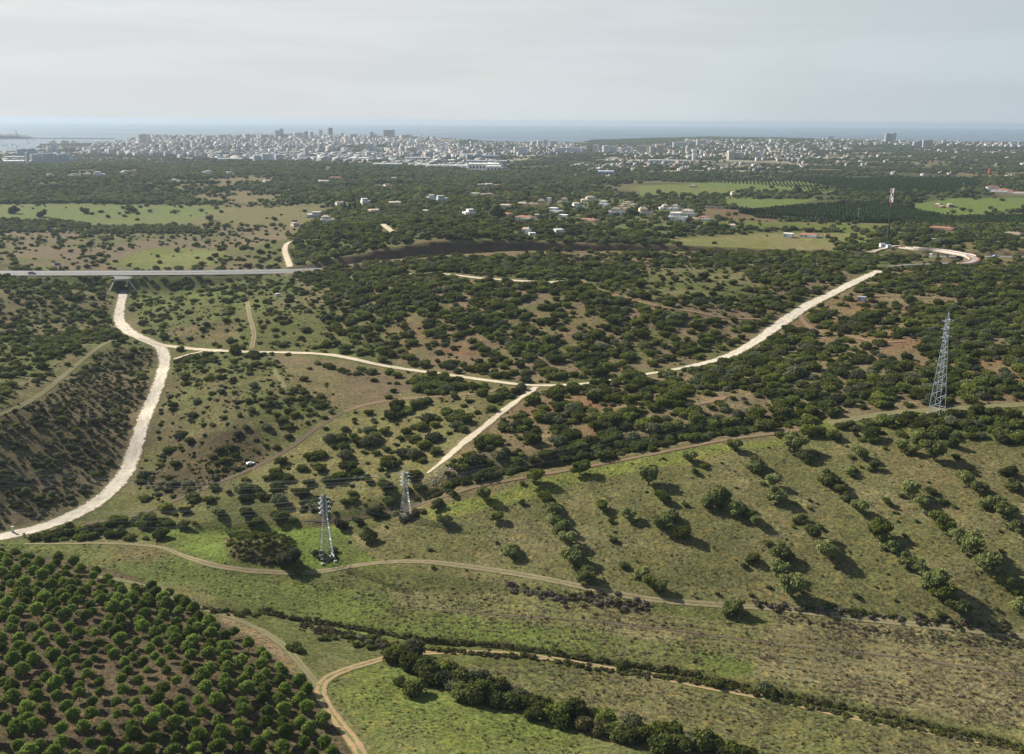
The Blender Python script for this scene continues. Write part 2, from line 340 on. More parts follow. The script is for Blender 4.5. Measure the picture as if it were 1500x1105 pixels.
# ------------------------------------------------------------------ material helpers
def mat(name, col, rough=0.9, vary=0.0, scale=1.0, bumpd=0.0, spec=0.2, metal=0.0, det=5):
    m = bpy.data.materials.new(name); m.use_nodes = True; t = m.node_tree; b = t.nodes['Principled BSDF']
    b.inputs['Base Color'].default_value = (*col, 1); b.inputs['Roughness'].default_value = rough
    b.inputs['Specular IOR Level'].default_value = spec; b.inputs['Metallic'].default_value = metal
    if vary or bumpd:
        tcn = nn(t, 'ShaderNodeTexCoord'); no = nn(t, 'ShaderNodeTexNoise'); no.inputs['Scale'].default_value = scale; no.inputs['Detail'].default_value = det
        t.links.new(tcn.outputs['Object'], no.inputs['Vector'])
        if vary:
            mr = nn(t, 'ShaderNodeMapRange'); mr.inputs[1].default_value = .3; mr.inputs[2].default_value = .7; mr.inputs[3].default_value = 1-vary; mr.inputs[4].default_value = 1+vary
            t.links.new(no.outputs['Fac'], mr.inputs[0])
            vm = nn(t, 'ShaderNodeVectorMath', operation='SCALE'); vm.inputs[0].default_value = col
            t.links.new(mr.outputs[0], vm.inputs['Scale']); t.links.new(vm.outputs[0], b.inputs['Base Color'])
        if bumpd:
            bu = nn(t, 'ShaderNodeBump'); bu.inputs['Distance'].default_value = bumpd; bu.inputs['Strength'].default_value = 1
            t.links.new(no.outputs['Fac'], bu.inputs['Height']); t.links.new(bu.outputs[0], b.inputs['Normal'])
    return m
def leaf_mat(name, col, col2, trans=0.35):
    """foliage: two leaf colours mixed per leaf clump, brightness different from plant to plant"""
    m = bpy.data.materials.new(name); m.use_nodes = True; t = m.node_tree; t.nodes.clear()
    ge = nn(t, 'ShaderNodeNewGeometry'); oi = nn(t, 'ShaderNodeObjectInfo')
    mx1 = nn(t, 'ShaderNodeMix', data_type='RGBA'); mx1.inputs[6].default_value = (*col, 1); mx1.inputs[7].default_value = (*col2, 1)
    ad = nn(t, 'ShaderNodeMath', operation='ADD'); t.links.new(ge.outputs['Random Per Island'], ad.inputs[0]); t.links.new(oi.outputs['Random'], ad.inputs[1])
    hf = nn(t, 'ShaderNodeMath', operation='MULTIPLY'); hf.inputs[1].default_value = 0.5; t.links.new(ad.outputs[0], hf.inputs[0])
    t.links.new(hf.outputs[0], mx1.inputs[0])
    mr = nn(t, 'ShaderNodeMapRange'); mr.inputs[3].default_value = 0.62; mr.inputs[4].default_value = 1.65
    mh = nn(t, 'ShaderNodeMath', operation='MULTIPLY'); mh.inputs[1].default_value = 7.31; t.links.new(oi.outputs['Random'], mh.inputs[0])
    fr = nn(t, 'ShaderNodeMath', operation='FRACT'); t.links.new(mh.outputs[0], fr.inputs[0]); t.links.new(fr.outputs[0], mr.inputs[0])
    vm = nn(t, 'ShaderNodeVectorMath', operation='SCALE'); t.links.new(mx1.outputs[2], vm.inputs[0]); t.links.new(mr.outputs[0], vm.inputs['Scale'])
    di = nn(t, 'ShaderNodeBsdfDiffuse'); tr = nn(t, 'ShaderNodeBsdfTranslucent'); ms = nn(t, 'ShaderNodeMixShader'); ms.inputs[0].default_value = trans
    t.links.new(vm.outputs[0], di.inputs[0]); t.links.new(vm.outputs[0], tr.inputs[0])
    t.links.new(di.outputs[0], ms.inputs[1]); t.links.new(tr.outputs[0], ms.inputs[2])
    o = nn(t, 'ShaderNodeOutputMaterial'); t.links.new(ms.outputs[0], o.inputs[0])
    return m
def tag(o, label=None, cat=None, group=None, kind=None):
    if label: o['label'] = label
    if cat: o['category'] = cat
    if group: o['group'] = group
    if kind: o['kind'] = kind
    return o
def link(name, me, parent=None, loc=None):
    o = bpy.data.objects.new(name, me); COL.objects.link(o)
    if parent: o.parent = parent
    if loc is not None: o.location = loc
    return o
def np_mesh(name, V, F, mats=(), smooth=False, fmat=None):
    V = np.asarray(V, np.float32); F = np.asarray(F, np.int32); k = F.shape[1]
    me = bpy.data.meshes.new(name); me.vertices.add(len(V)); me.vertices.foreach_set('co', V.ravel())
    me.loops.add(F.size); me.loops.foreach_set('vertex_index', F.ravel())
    me.polygons.add(len(F)); me.polygons.foreach_set('loop_start', np.arange(0, F.size, k, dtype=np.int32))
    try: me.polygons.foreach_set('loop_total', np.full(len(F), k, np.int32))
    except Exception: pass
    for m in mats: me.materials.append(m)
    if fmat is not None: me.polygons.foreach_set('material_index', np.asarray(fmat, np.int32))
    me.update(calc_edges=True); me.validate()
    if smooth: me.polygons.foreach_set('use_smooth', np.ones(len(F), bool))
    return me
class MB:
    """collects simple solids for one mesh"""
    def __init__(s): s.v = []; s.f = []; s.m = []
    def box(s, c, d, rz=0.0, mi=0, taper=1.0):
        cx, cy_, cz = c; w, l, h = d[0]/2, d[1]/2, d[2]/2; b = len(s.v); co, si = math.cos(rz), math.sin(rz)
        for k, (x, y, z) in enumerate([(-w,-l,-h),(w,-l,-h),(w,l,-h),(-w,l,-h),(-w,-l,h),(w,-l,h),(w,l,h),(-w,l,h)]):
            if k > 3: x *= taper; y *= taper
            s.v.append((cx+x*co-y*si, cy_+x*si+y*co, cz+z))
        for f in [(3,2,1,0),(4,5,6,7),(0,1,5,4),(1,2,6,5),(2,3,7,6),(3,0,4,7)]: s.f.append([b+i for i in f]); s.m.append(mi)
        return s
    def bar(s, p, q, t, mi=0, t2=None, n=4):
        p = Vector(p); q = Vector(q); t2 = t if t2 is None else t2; d = (q-p).normalized()
        a = d.cross(Vector((0, 0, 1))); a = Vector((1, 0, 0)) if a.length < 1e-3 else a.normalized(); bb = d.cross(a); b = len(s.v)
        for pt, r in ((p, t/2), (q, t2/2)):
            for k in range(n):
                an = 2*PI*k/n+PI/4; s.v.append(tuple(pt+a*math.cos(an)*r+bb*math.sin(an)*r))
        for k in range(n): s.f.append([b+k, b+(k+1) % n, b+n+(k+1) % n, b+n+k]); s.m.append(mi)
        s.f.append([b+k for k in range(n)][::-1]); s.m.append(mi); s.f.append([b+n+k for k in range(n)]); s.m.append(mi)
        return s
    def hip(s, c, d, h, rz=0.0, mi=0, ridge=0.4):
        cx, cy_, cz = c; w, l = d[0]/2, d[1]/2; b = len(s.v); co, si = math.cos(rz), math.sin(rz)
        rw = w*ridge if w >= l else 0; rl = l*ridge if l > w else 0
        for x, y, z in [(-w,-l,0),(w,-l,0),(w,l,0),(-w,l,0),(-rw,-rl,h),(rw,rl,h)]: s.v.append((cx+x*co-y*si, cy_+x*si+y*co, cz+z))
        if w >= l: fs = [(0,1,5,4),(1,2,5),(2,3,4,5),(3,0,4)]
        else: fs = [(0,1,4),(1,2,5,4),(2,3,5),(3,0,4,5)]
        for f in fs+[(3,2,1,0)]: s.f.append([b+i for i in f]); s.m.append(mi)
        return s
    def prism(s, pts, z0, z1, mi=0):
        b = len(s.v); n = len(pts)
        for z in (z0, z1):
            for x, y in pts: s.v.append((x, y, z))
        for k in range(n): s.f.append([b+k, b+(k+1) % n, b+n+(k+1) % n, b+n+k]); s.m.append(mi)
        s.f.append([b+n+k for k in range(n)]); s.m.append(mi); s.f.append([b+k for k in range(n)][::-1]); s.m.append(mi)
        return s
    def mesh(s, name, mats):
        me = bpy.data.meshes.new(name); me.from_pydata(s.v, [], s.f)
        for m in (mats if isinstance(mats, (list, tuple)) else [mats]): me.materials.append(m)
        me.polygons.foreach_set('material_index', s.m); me.update(); return me
    def build(s, name, mats, parent=None, loc=None): return link(name, s.mesh(name, mats), parent, loc)
# ------------------------------------------------------------------ the ground sheet
gm = bpy.data.materials.new('ground_cover'); gm.use_nodes = True; t = gm.node_tree; b = t.nodes['Principled BSDF']
b.inputs['Roughness'].default_value = 1.0; b.inputs['Specular IOR Level'].default_value = 0.05
at = nn(t, 'ShaderNodeAttribute', attribute_name='cover'); tcn = nn(t, 'ShaderNodeTexCoord')
def tnoise(scale, det, rough, dist=0.0):
    n = nn(t, 'ShaderNodeTexNoise'); n.inputs['Scale'].default_value = scale; n.inputs['Detail'].default_value = det; n.inputs['Roughness'].default_value = rough; n.inputs['Distortion'].default_value = dist
    t.links.new(tcn.outputs['Object'], n.inputs['Vector']); return n
na = tnoise(0.9, 6, 0.72); nb = tnoise(0.12, 4, 0.6, 0.6); nc = tnoise(0.42, 5, 0.65)
def mrange(src, a, b_, c, d):
    m = nn(t, 'ShaderNodeMapRange'); m.inputs[1].default_value = a; m.inputs[2].default_value = b_; m.inputs[3].default_value = c; m.inputs[4].default_value = d
    t.links.new(src, m.inputs[0]); return m.outputs[0]
def tmath(op, a, b_):
    m = nn(t, 'ShaderNodeMath', operation=op)
    for i, v in enumerate((a, b_)):
        if isinstance(v, (int, float)): m.inputs[i].default_value = v
        else: t.links.new(v, m.inputs[i])
    return m.outputs[0]
f1 = mrange(na.outputs['Fac'], .34, .66, .38, 1.62); f2 = mrange(nb.outputs['Fac'], .3, .7, .82, 1.18)
ff = tmath('MULTIPLY', f1, f2)
vm = nn(t, 'ShaderNodeVectorMath', operation='SCALE'); t.links.new(at.outputs['Color'], vm.inputs[0]); t.links.new(ff, vm.inputs['Scale'])
hx = nn(t, 'ShaderNodeMix', data_type='RGBA', blend_type='MULTIPLY')       # dry stalks among the green
t.links.new(mrange(nc.outputs['Fac'], .50, .62, 0, 1), hx.inputs[0]); t.links.new(vm.outputs[0], hx.inputs[6]); hx.inputs[7].default_value = (1.38, 1.18, 1.0, 1)
t.links.new(hx.outputs[2], b.inputs['Base Color'])
bu = nn(t, 'ShaderNodeBump'); bu.inputs['Distance'].default_value = 0.55; bu.inputs['Strength'].default_value = 0.9
t.links.new(na.outputs['Fac'], bu.inputs['Height']); t.links.new(bu.outputs[0], b.inputs['Normal'])
V = np.stack([GX, GY, GZ], -1).reshape(-1, 3)
idx = np.arange(NR*NAZ).reshape(NR, NAZ)
F = np.stack([idx[:-1, :-1], idx[:-1, 1:], idx[1:, 1:], idx[1:, :-1]], -1).reshape(-1, 4)
gme = np_mesh('ground', V, F, [gm], smooth=True)
ca = gme.color_attributes.new('cover', 'FLOAT_COLOR', 'POINT')
ca.data.foreach_set('color', np.concatenate([GC.reshape(-1, 3), np.ones((NR*NAZ, 1), np.float32)], 1).astype(np.float32).ravel())
tag(link('ground', gme), kind='structure')
# ------------------------------------------------------------------ sea
sm = bpy.data.materials.new('sea_water'); sm.use_nodes = True; t = sm.node_tree; b = t.nodes['Principled BSDF']
b.inputs['Base Color'].default_value = (.035, .075, .11, 1); b.inputs['Roughness'].default_value = 0.38; b.inputs['IOR'].default_value = 1.33
tcn = nn(t, 'ShaderNodeTexCoord'); mpn = nn(t, 'ShaderNodeMapping'); mpn.inputs['Scale'].default_value = (0.00022, 0.0012, 1)
t.links.new(tcn.outputs['Object'], mpn.inputs[0]); no = nn(t, 'ShaderNodeTexNoise'); no.inputs['Scale'].default_value = 1.0; no.inputs['Detail'].default_value = 5
t.links.new(mpn.outputs[0], no.inputs['Vector']); mr = nn(t, 'ShaderNodeMapRange'); mr.inputs[1].default_value = .35; mr.inputs[2].default_value = .65; mr.inputs[3].default_value = .26; mr.inputs[4].default_value = .5
t.links.new(no.outputs['Fac'], mr.inputs[0]); t.links.new(mr.outputs[0], b.inputs['Roughness'])
no2 = nn(t, 'ShaderNodeTexNoise'); no2.inputs['Scale'].default_value = 0.02; no2.inputs['Detail'].default_value = 6; t.links.new(tcn.outputs['Object'], no2.inputs['Vector'])
bu = nn(t, 'ShaderNodeBump'); bu.inputs['Distance'].default_value = 3.0; bu.inputs['Strength'].default_value = .5; t.links.new(no2.outputs['Fac'], bu.inputs['Height']); t.links.new(bu.outputs[0], b.inputs['Normal'])
ang = np.radians(np.linspace(-60, 60, 97)); rr = np.array([2500, 6000, 12000, 24000, 42000.])
SA, SR = np.meshgrid(ang, rr); V = np.stack([SR*np.sin(SA), SR*np.cos(SA), 0*SA], -1).reshape(-1, 3)
i2 = np.arange(SA.size).reshape(SA.shape); F = np.stack([i2[:-1, :-1], i2[:-1, 1:], i2[1:, 1:], i2[1:, :-1]], -1).reshape(-1, 4)
tag(link('sea', np_mesh('sea', V, F, [sm])), kind='structure')
# ------------------------------------------------------------------ haze
hm = bpy.data.materials.new('haze_air'); hm.use_nodes = True; t = hm.node_tree; t.nodes.clear()
pv = nn(t, 'ShaderNodeVolumePrincipled'); pv.inputs['Color'].default_value = (.40, .49, .60, 1); pv.inputs['Density'].default_value = 0.000054; pv.inputs['Anisotropy'].default_value = 0.25
o_ = nn(t, 'ShaderNodeOutputMaterial'); t.links.new(pv.outputs[0], o_.inputs['Volume'])
hb = MB().box((0, 20000, 85), (100000, 46000, 192))
tag(hb.build('haze', hm), kind='stuff')
# ------------------------------------------------------------------ roads and tracks: ribbons draped on the ground
ROADS = []   # world centre lines with half widths, to keep plants off
def catmull(P, n=8):
    P = np.array(P, float); Q = np.vstack([2*P[0]-P[1], P, 2*P[-1]-P[-2]]); out = []
    for i in range(1, len(Q)-2):
        for k in range(n):
            t_ = k/n; out.append(.5*((2*Q[i])+(-Q[i-1]+Q[i+1])*t_+(2*Q[i-1]-5*Q[i]+4*Q[i+1]-Q[i+2])*t_**2+(-Q[i-1]+3*Q[i]-3*Q[i+1]+Q[i+2])*t_**3))
    out.append(Q[-2]); return np.array(out)
def track_mat(name, c1, c2, ruts=False, grass=(.10, .12, .045), vary=.25, crack=None):
    m = bpy.data.materials.new(name); m.use_nodes = True; t = m.node_tree; b = t.nodes['Principled BSDF']
    b.inputs['Roughness'].default_value = 1.0; b.inputs['Specular IOR Level'].default_value = .05
    tcn = nn(t, 'ShaderNodeTexCoord'); no = nn(t, 'ShaderNodeTexNoise'); no.inputs['Scale'].default_value = .35; no.inputs['Detail'].default_value = 7; no.inputs['Roughness'].default_value = .7
    t.links.new(tcn.outputs['Object'], no.inputs['Vector'])
    mr = nn(t, 'ShaderNodeMapRange'); mr.inputs[1].default_value = .38; mr.inputs[2].default_value = .62; t.links.new(no.outputs['Fac'], mr.inputs[0])
    mpu = nn(t, 'ShaderNodeMapping'); mpu.inputs['Scale'].default_value = (7, .10, 1); t.links.new(tcn.outputs['UV'], mpu.inputs[0]); nu_ = nn(t, 'ShaderNodeTexNoise'); nu_.inputs['Scale'].default_value = 1; nu_.inputs['Detail'].default_value = 5; nu_.inputs['Distortion'].default_value = .4; t.links.new(mpu.outputs[0], nu_.inputs['Vector'])
    mru = nn(t, 'ShaderNodeMapRange'); mru.inputs[1].default_value = .46; mru.inputs[2].default_value = .66; t.links.new(nu_.outputs['Fac'], mru.inputs[0])
    mxx = nn(t, 'ShaderNodeMath', operation='MAXIMUM'); t.links.new(mru.outputs[0], mxx.inputs[0])
    hlf = nn(t, 'ShaderNodeMath', operation='MULTIPLY'); hlf.inputs[1].default_value = .6; t.links.new(mr.outputs[0], hlf.inputs[0]); t.links.new(hlf.outputs[0], mxx.inputs[1])
    mx = nn(t, 'ShaderNodeMix', data_type='RGBA'); mx.inputs[6].default_value = (*c1, 1); mx.inputs[7].default_value = (*c2, 1); t.links.new(mxx.outputs[0], mx.inputs[0])
    out = mx.outputs[2]
    uv = nn(t, 'ShaderNodeSeparateXYZ'); t.links.new(tcn.outputs['UV'], uv.inputs[0])
    ab = nn(t, 'ShaderNodeMath', operation='SUBTRACT'); ab.inputs[1].default_value = .5; t.links.new(uv.outputs['X'], ab.inputs[0])
    a2 = nn(t, 'ShaderNodeMath', operation='ABSOLUTE'); t.links.new(ab.outputs[0], a2.inputs[0])      # 0 in the middle, .5 at the edge
    nz = nn(t, 'ShaderNodeTexNoise'); nz.inputs['Scale'].default_value = .42; nz.inputs['Detail'].default_value = 7; nz.inputs['Roughness'].default_value = .65; t.links.new(tcn.outputs['Object'], nz.inputs['Vector'])
    w = nn(t, 'ShaderNodeMath', operation='MULTIPLY_ADD'); w.inputs[1].default_value = .62; w.inputs[2].default_value = -.30; t.links.new(nz.outputs['Fac'], w.inputs[0])
    s_ = nn(t, 'ShaderNodeMath', operation='ADD'); t.links.new(a2.outputs[0], s_.inputs[0]); t.links.new(w.outputs[0], s_.inputs[1])
    e = nn(t, 'ShaderNodeMapRange'); e.inputs[1].default_value = .37; e.inputs[2].default_value = .45; t.links.new(s_.outputs[0], e.inputs[0])
    f = e.outputs[0]
    if ruts:
        mid = nn(t, 'ShaderNodeMapRange'); mid.inputs[1].default_value = .06; mid.inputs[2].default_value = .15; mid.inputs[3].default_value = 1; mid.inputs[4].default_value = 0; t.links.new(s_.outputs[0], mid.inputs[0])
        mxm = nn(t, 'ShaderNodeMath', operation='MAXIMUM'); t.links.new(mid.outputs[0], mxm.inputs[0]); t.links.new(f, mxm.inputs[1]); f = mxm.outputs[0]
    m2 = nn(t, 'ShaderNodeMix', data_type='RGBA'); t.links.new(f, m2.inputs[0]); t.links.new(out, m2.inputs[6]); m2.inputs[7].default_value = (*grass, 1)
    t.links.new(m2.outputs[2], b.inputs['Base Color'])
    bu = nn(t, 'ShaderNodeBump'); bu.inputs['Distance'].default_value = .12; bu.inputs['Strength'].default_value = 1; t.links.new(no.outputs['Fac'], bu.inputs['Height']); t.links.new(bu.outputs[0], b.inputs['Normal'])
    return m
def ribbon(name, pts, width, m, lift=.06, kind='structure', keep=1.0, jitter=.12, world=None, nu=5, step=1.6):
    if world is None:
        c = catmull(pts, 8); w = hit(c[:, 0], c[:, 1])[:, :2]
    else: w = np.array(world, float)[:, :2]
    seg = np.hypot(*(w[1:]-w[:-1]).T); keepm = np.concatenate([[True], seg > .05]); w = w[keepm]
    s_ = np.concatenate([[0], np.cumsum(np.hypot(*(w[1:]-w[:-1]).T))]); n = max(4, int(s_[-1]/step)); q = np.linspace(0, s_[-1], n)
    x = np.interp(q, s_, w[:, 0]); y = np.interp(q, s_, w[:, 1])
    if world is None:
        kk = np.ones(7)/7; xp = np.pad(x, 3, mode='edge'); yp = np.pad(y, 3, mode='edge'); x = np.convolve(xp, kk, 'valid'); y = np.convolve(yp, kk, 'valid')
    tx = np.gradient(x); ty = np.gradient(y); l = np.hypot(tx, ty)+1e-6; nx, ny = ty/l, -tx/l
    if isinstance(width, (int, float)): wd = np.full(n, float(width))
    else: wd = np.interp(np.linspace(0, 1, n), np.linspace(0, 1, len(width)), width)
    wd = wd*(1+jitter*fbm(q, q*0+len(name), 6, 3, .6, 61))
    ROADS.append((np.stack([x, y], 1), float(np.max(wd))/2*keep))
    u = np.linspace(-.5, .5, nu); VX = x[:, None]+nx[:, None]*u*wd[:, None]; VY = y[:, None]+ny[:, None]*u*wd[:, None]
    VZ = hgt(VX, VY)+lift+np.hypot(VX, VY)*.00012
    V = np.stack([VX, VY, VZ], -1).reshape(-1, 3); ii = np.arange(n*nu).reshape(n, nu)
    F = np.stack([ii[:-1, :-1], ii[1:, :-1], ii[1:, 1:], ii[:-1, 1:]], -1).reshape(-1, 4)
    F = F[:, ::-1] if ((V[F[0, 1]]-V[F[0, 0]])[0]*(V[F[0, 2]]-V[F[0, 0]])[1]-(V[F[0, 1]]-V[F[0, 0]])[1]*(V[F[0, 2]]-V[F[0, 0]])[0]) < 0 else F
    me = np_mesh(name, V, F, [m], smooth=True)
    uv = me.uv_layers.new(name='UVMap'); U = np.tile(u+.5, n); Q = np.repeat(q, nu)
    vi = np.zeros(len(me.loops), np.int32); me.loops.foreach_get('vertex_index', vi)
    uv.data.foreach_set('uv', np.stack([U[vi], Q[vi]], 1).astype(np.float32).ravel())
    return tag(link(name, me), kind=kind)
M_WHITE = track_mat('pale_gravel', (.50, .44, .33), (.33, .28, .20), grass=(.20, .165, .11))
M_CHALK = track_mat('worn_concrete', (.54, .49, .41), (.32, .275, .21), grass=(.13, .11, .07))
M_TAN = track_mat('tan_earth', (.235, .185, .12), (.175, .14, .085), ruts=True, grass=(.115, .12, .05))
M_ORG = track_mat('orange_earth', (.33, .22, .125), (.24, .165, .10), ruts=True, grass=(.115, .135, .05))
M_REDT = track_mat('red_earth', (.20, .14, .088), (.14, .105, .068), grass=(.14, .11, .06))
M_FAINT = track_mat('faint_track', (.19, .155, .095), (.14, .13, .065), ruts=True, grass=(.11, .12, .05))
M_DARKT = track_mat('dark_earth', (.13, .095, .07), (.10, .078, .058), grass=(.09, .09, .05))  # darker brown earth tone for red track, gully track and furrow
M_ASPH = track_mat('asphalt', (.165, .165, .165), (.135, .135, .135), grass=(.20, .19, .17))
ribbon('chalk_road', [(181,425),(180,433),(176,450),(175,470),(190,487),(213,498),(235,510),(241,525),(238,545),(228,575),(215,605),(203,640),(190,680),(175,705),(150,730),(115,752),(75,768),(35,780),(-40,796)], [8,8,8,9,11,9,8,8,7.6,7.6,8,8], M_CHALK, nu=11, jitter=.24)
ribbon('gravel_road', [(205,495),(225,502),(250,508),(300,513),(360,516),(420,517),(480,520),(520,527),(560,536),(620,545),(680,553),(730,560),(780,565),(840,564),(888,559)], 4.8, M_WHITE, lift=.16, jitter=.25)
ribbon('overgrown_road', [(888,559),(925,552),(970,545),(1015,537)], 4.4, M_WHITE, lift=.16, jitter=.3, keep=.1)
ribbon('side_road', [(252,528),(275,520),(300,515)], 3.2, M_WHITE, lift=.2)
ribbon('white_road', [(1000,540),(1030,533),(1065,523),(1100,505),(1140,477),(1180,450),(1220,430),(1255,412),(1290,397)], [6,8,9,9.5,8.5,8.5], M_CHALK, lift=.2, nu=11, jitter=.24)
ribbon('quarry_track', [(786,566),(772,577),(740,600),(710,625),(680,648),(650,675),(622,697)], [5,3.6,3.6,4.6,4.8,1.2], M_WHITE, lift=.1, jitter=.4)
ribbon('red_track', [(120,768),(150,764),(200,755),(240,740),(300,715),(370,686),(420,660),(460,630),(500,605)], 2.6, M_DARKT)
ribbon('earth_track', [(500,605),(540,592),(600,584),(660,580),(700,577),(740,569)], 3.0, M_REDT)
ribbon('gully_track', [(440,764),(500,762),(560,753),(620,737),(665,724)], [.8,1.8,2.2,1.6], M_DARKT, lift=.1, jitter=.4)
ribbon('hill_track', [(665,724),(700,713),(780,698),(850,686),(950,667),(1050,647),(1120,637),(1197,627)], [1.4,1.8,2,2,2.4,2.8], M_REDT, lift=.12)
ribbon('grass_track', [(1210,622),(1300,606),(1400,599),(1540,590)], 5, M_FAINT)
ribbon('valley_track', [(30,797),(90,797),(150,796),(230,801),(270,815),(310,828),(360,836),(420,839),(470,838),(500,832),(560,824),(620,823),(700,832),(780,845),(860,861),(950,878),(1050,886),(1130,891),(1250,905),(1350,916),(1540,936)], [1.6,1.8,2.6,3,2.6,3,3,2.8,2.6,2.6], M_TAN)
ribbon('field_track', [(540,1125),(520,1090),(490,1050),(470,1020),(468,1005),(480,992),(510,980),(545,970),(580,960),(640,956),(720,957),(800,964),(900,980),(1000,1000),(1080,1015),(1150,1028),(1250,1052),(1400,1080),(1560,1112)], [3.4,3.4,3,2.6,2.6,2.4,2.4], M_ORG)
ribbon('plantation_track', [(120,843),(200,855),(270,885),(330,902),(380,922),(420,950),(450,985),(470,1008)], 2.4, M_FAINT)
ribbon('ridge_track', [(-60,628),(0,608),(40,590),(70,570),(100,545),(130,520),(155,503),(175,499)], 2.8, M_FAINT)
ribbon('slope_track', [(362,441),(366,465),(372,490),(368,512)], 3.4, M_TAN)
ribbon('winding_track', [(402,540),(404,548),(413,560),(418,570)], 2.6, M_FAINT)
ribbon('farm_road', [(427,354),(420,358),(417,368),(421,380),(425,392)], 6.5, M_WHITE, lift=.3)
ribbon('village_lane', [(560,329),(568,335),(578,343)], 6.5, M_WHITE, lift=.4)
ribbon('scrub_lane', [(590,402),(650,402),(700,408),(760,412),(800,415),(845,412)], [4,4,5,6,9,13], M_WHITE, lift=.3)
ribbon('scrub_path', [(850,410),(895,432),(960,448),(1020,458),(1060,466),(1110,468),(1128,470)], 3.2, M_REDT, lift=.25)
ribbon('sandy_path', [(1172,462),(1180,475),(1200,487),(1240,492),(1285,502),(1330,500)], 3.6, M_REDT, lift=.2)
ribbon('clearing_path', [(1020,593),(1035,591),(1050,586),(1066,580)], [1.5,4,6,2], M_REDT, lift=.2)
ribbon('dump_path', [(1240,430),(1290,434),(1350,436),(1400,440)], 4, M_REDT, lift=.2)
ribbon('farm_lane', [(1320,342),(1345,346),(1365,350),(1385,354)], 5, M_WHITE, lift=.4)
ribbon('furrow', [(640,893),(750,902),(860,910),(1000,925),(1130,943),(1250,955),(1400,975),(1540,998)], .8, M_DARKT, lift=.06)
ribbon('distant_highway', [(895,256),(940,256),(1000,257.5),(1090,258.5),(1140,261)], 16, M_ASPH, lift=1.0, step=6)
# motorway: two carriageways with a planted median, painted edge lines and guard rails
tmx = []; 
for a, bb in zip(MWL[:-1], MWL[1:]):
    for k in range(24): f = k/24; tmx.append(a*(1-f)+bb*f)
tmx = np.array(tmx); kk = np.ones(21)/21
mx_, my_, mz_ = (np.convolve(np.pad(tmx[:, i], 10, mode='edge'), kk, 'valid') for i in range(3))
tx, ty = np.gradient(mx_), np.gradient(my_); l_ = np.hypot(tx, ty); ox, oy = -ty/l_, tx/l_
def strip(name, o1, o2, z, m, kind='structure', parent=None):
    V = []; 
    for o in (o1, o2): V.append(np.stack([mx_+ox*o, my_+oy*o, mz_+z], 1))
    n = len(mx_); V = np.concatenate(V); i = np.arange(n-1); F = np.stack([i, i+1, n+i+1, n+i], 1)
    if o2 < o1: F = F[:, ::-1]
    o = link(name, np_mesh(name, V, F, [m]), parent)
    if kind: o['kind'] = kind
    return o
M_RD = mat('motorway_asphalt', (.145, .145, .15), .8, .08, .05); M_LINE = mat('road_paint', (.75, .75, .72), .6); M_MED = mat('median_soil', (.06, .07, .035), 1, .4, .3)
strip('motorway_verge', -14, 14, .20, mat('verge_gravel', (.17, .155, .125), 1, .15, .4))
strip('motorway', -12, -1.6, .32, M_RD); strip('motorway', 1.6, 12, .32, M_RD); strip('median', -1.6, 1.6, .36, M_MED)
for o in (-11.4, -8.6, -2.1, 2.1, 8.6, 11.4): strip('lane_line', o-.12, o+.12, .345, M_LINE)
def rail(o):
    b = MB(); P = np.stack([mx_+ox*o, my_+oy*o, mz_], 1)
    for i in range(0, len(P)-3, 3):
        if abs(P[i][0]) > 700: continue
        b.bar(P[i]+[0, 0, .85], P[i+3]+[0, 0, .85], .3); b.bar(P[i]+[0, 0, .1], P[i]+[0, 0, .9], .12)
    return b.mesh('guard_rail', mat('galvanised', (.42, .43, .44), .5, metal=.3))
for o, w_ in ((-12.9, 'near'), (12.9, 'far')): tag(link('guard_rail', rail(o)), f'long galvanised guard rail along the {w_} edge of the motorway', 'guard rail', 'motorway guard rails')
ROADS.append((np.stack([mx_, my_], 1), 15.0))
M_CONC = mat('concrete', (.44, .38, .30), .9, .18, .4, .02); M_CONCP = mat('pale_painted_concrete', (.52, .50, .47), .9, .1, .5)
# underpass: portal with wing walls, side walls and roof under the deck
zr = 21.6; up_ = bpy.data.objects.new('underpass', None); COL.objects.link(up_); up_.location = (ux, uy, zr); up_.rotation_euler = (0, 0, -math.atan2(dirx, diry))
tag(up_, 'concrete underpass with splayed wing walls where the chalk road goes under the motorway', 'underpass')
L0 = mwy-uy-14; ztop = 34.3-zr
b = MB()
for s in (-1, 1): b.box((s*5.5, (L0+30-12)/2+13, 5.2), (.6, L0+18, 11.0))
b.build('side_wall', M_CONC, up_)
MB().box((0, (L0+30)/2+7, 10.95), (11.7, L0+16, .6)).build('tunnel_roof', M_CONC, up_)
MB().box((0, 12.6, 11.0), (12.4, .7, 1.2)).build('portal_beam', M_CONC, up_)
v = [(-8.5, 12.3, 11.65), (8.5, 12.3, 11.65), (8.5, L0+2, ztop+.1), (-8.5, L0+2, ztop+.1)]; v += [(x, y, z-.9) for x, y, z in v]
me = bpy.data.meshes.new('facing_slab'); me.from_pydata(v, [], [(0,1,2,3),(7,6,5,4),(0,4,5,1),(1,5,6,2),(2,6,7,3),(3,7,4,0)]); me.materials.append(mat('grey_block', (.16, .155, .15), .9, .25, .6)); link('facing_slab', me, up_)
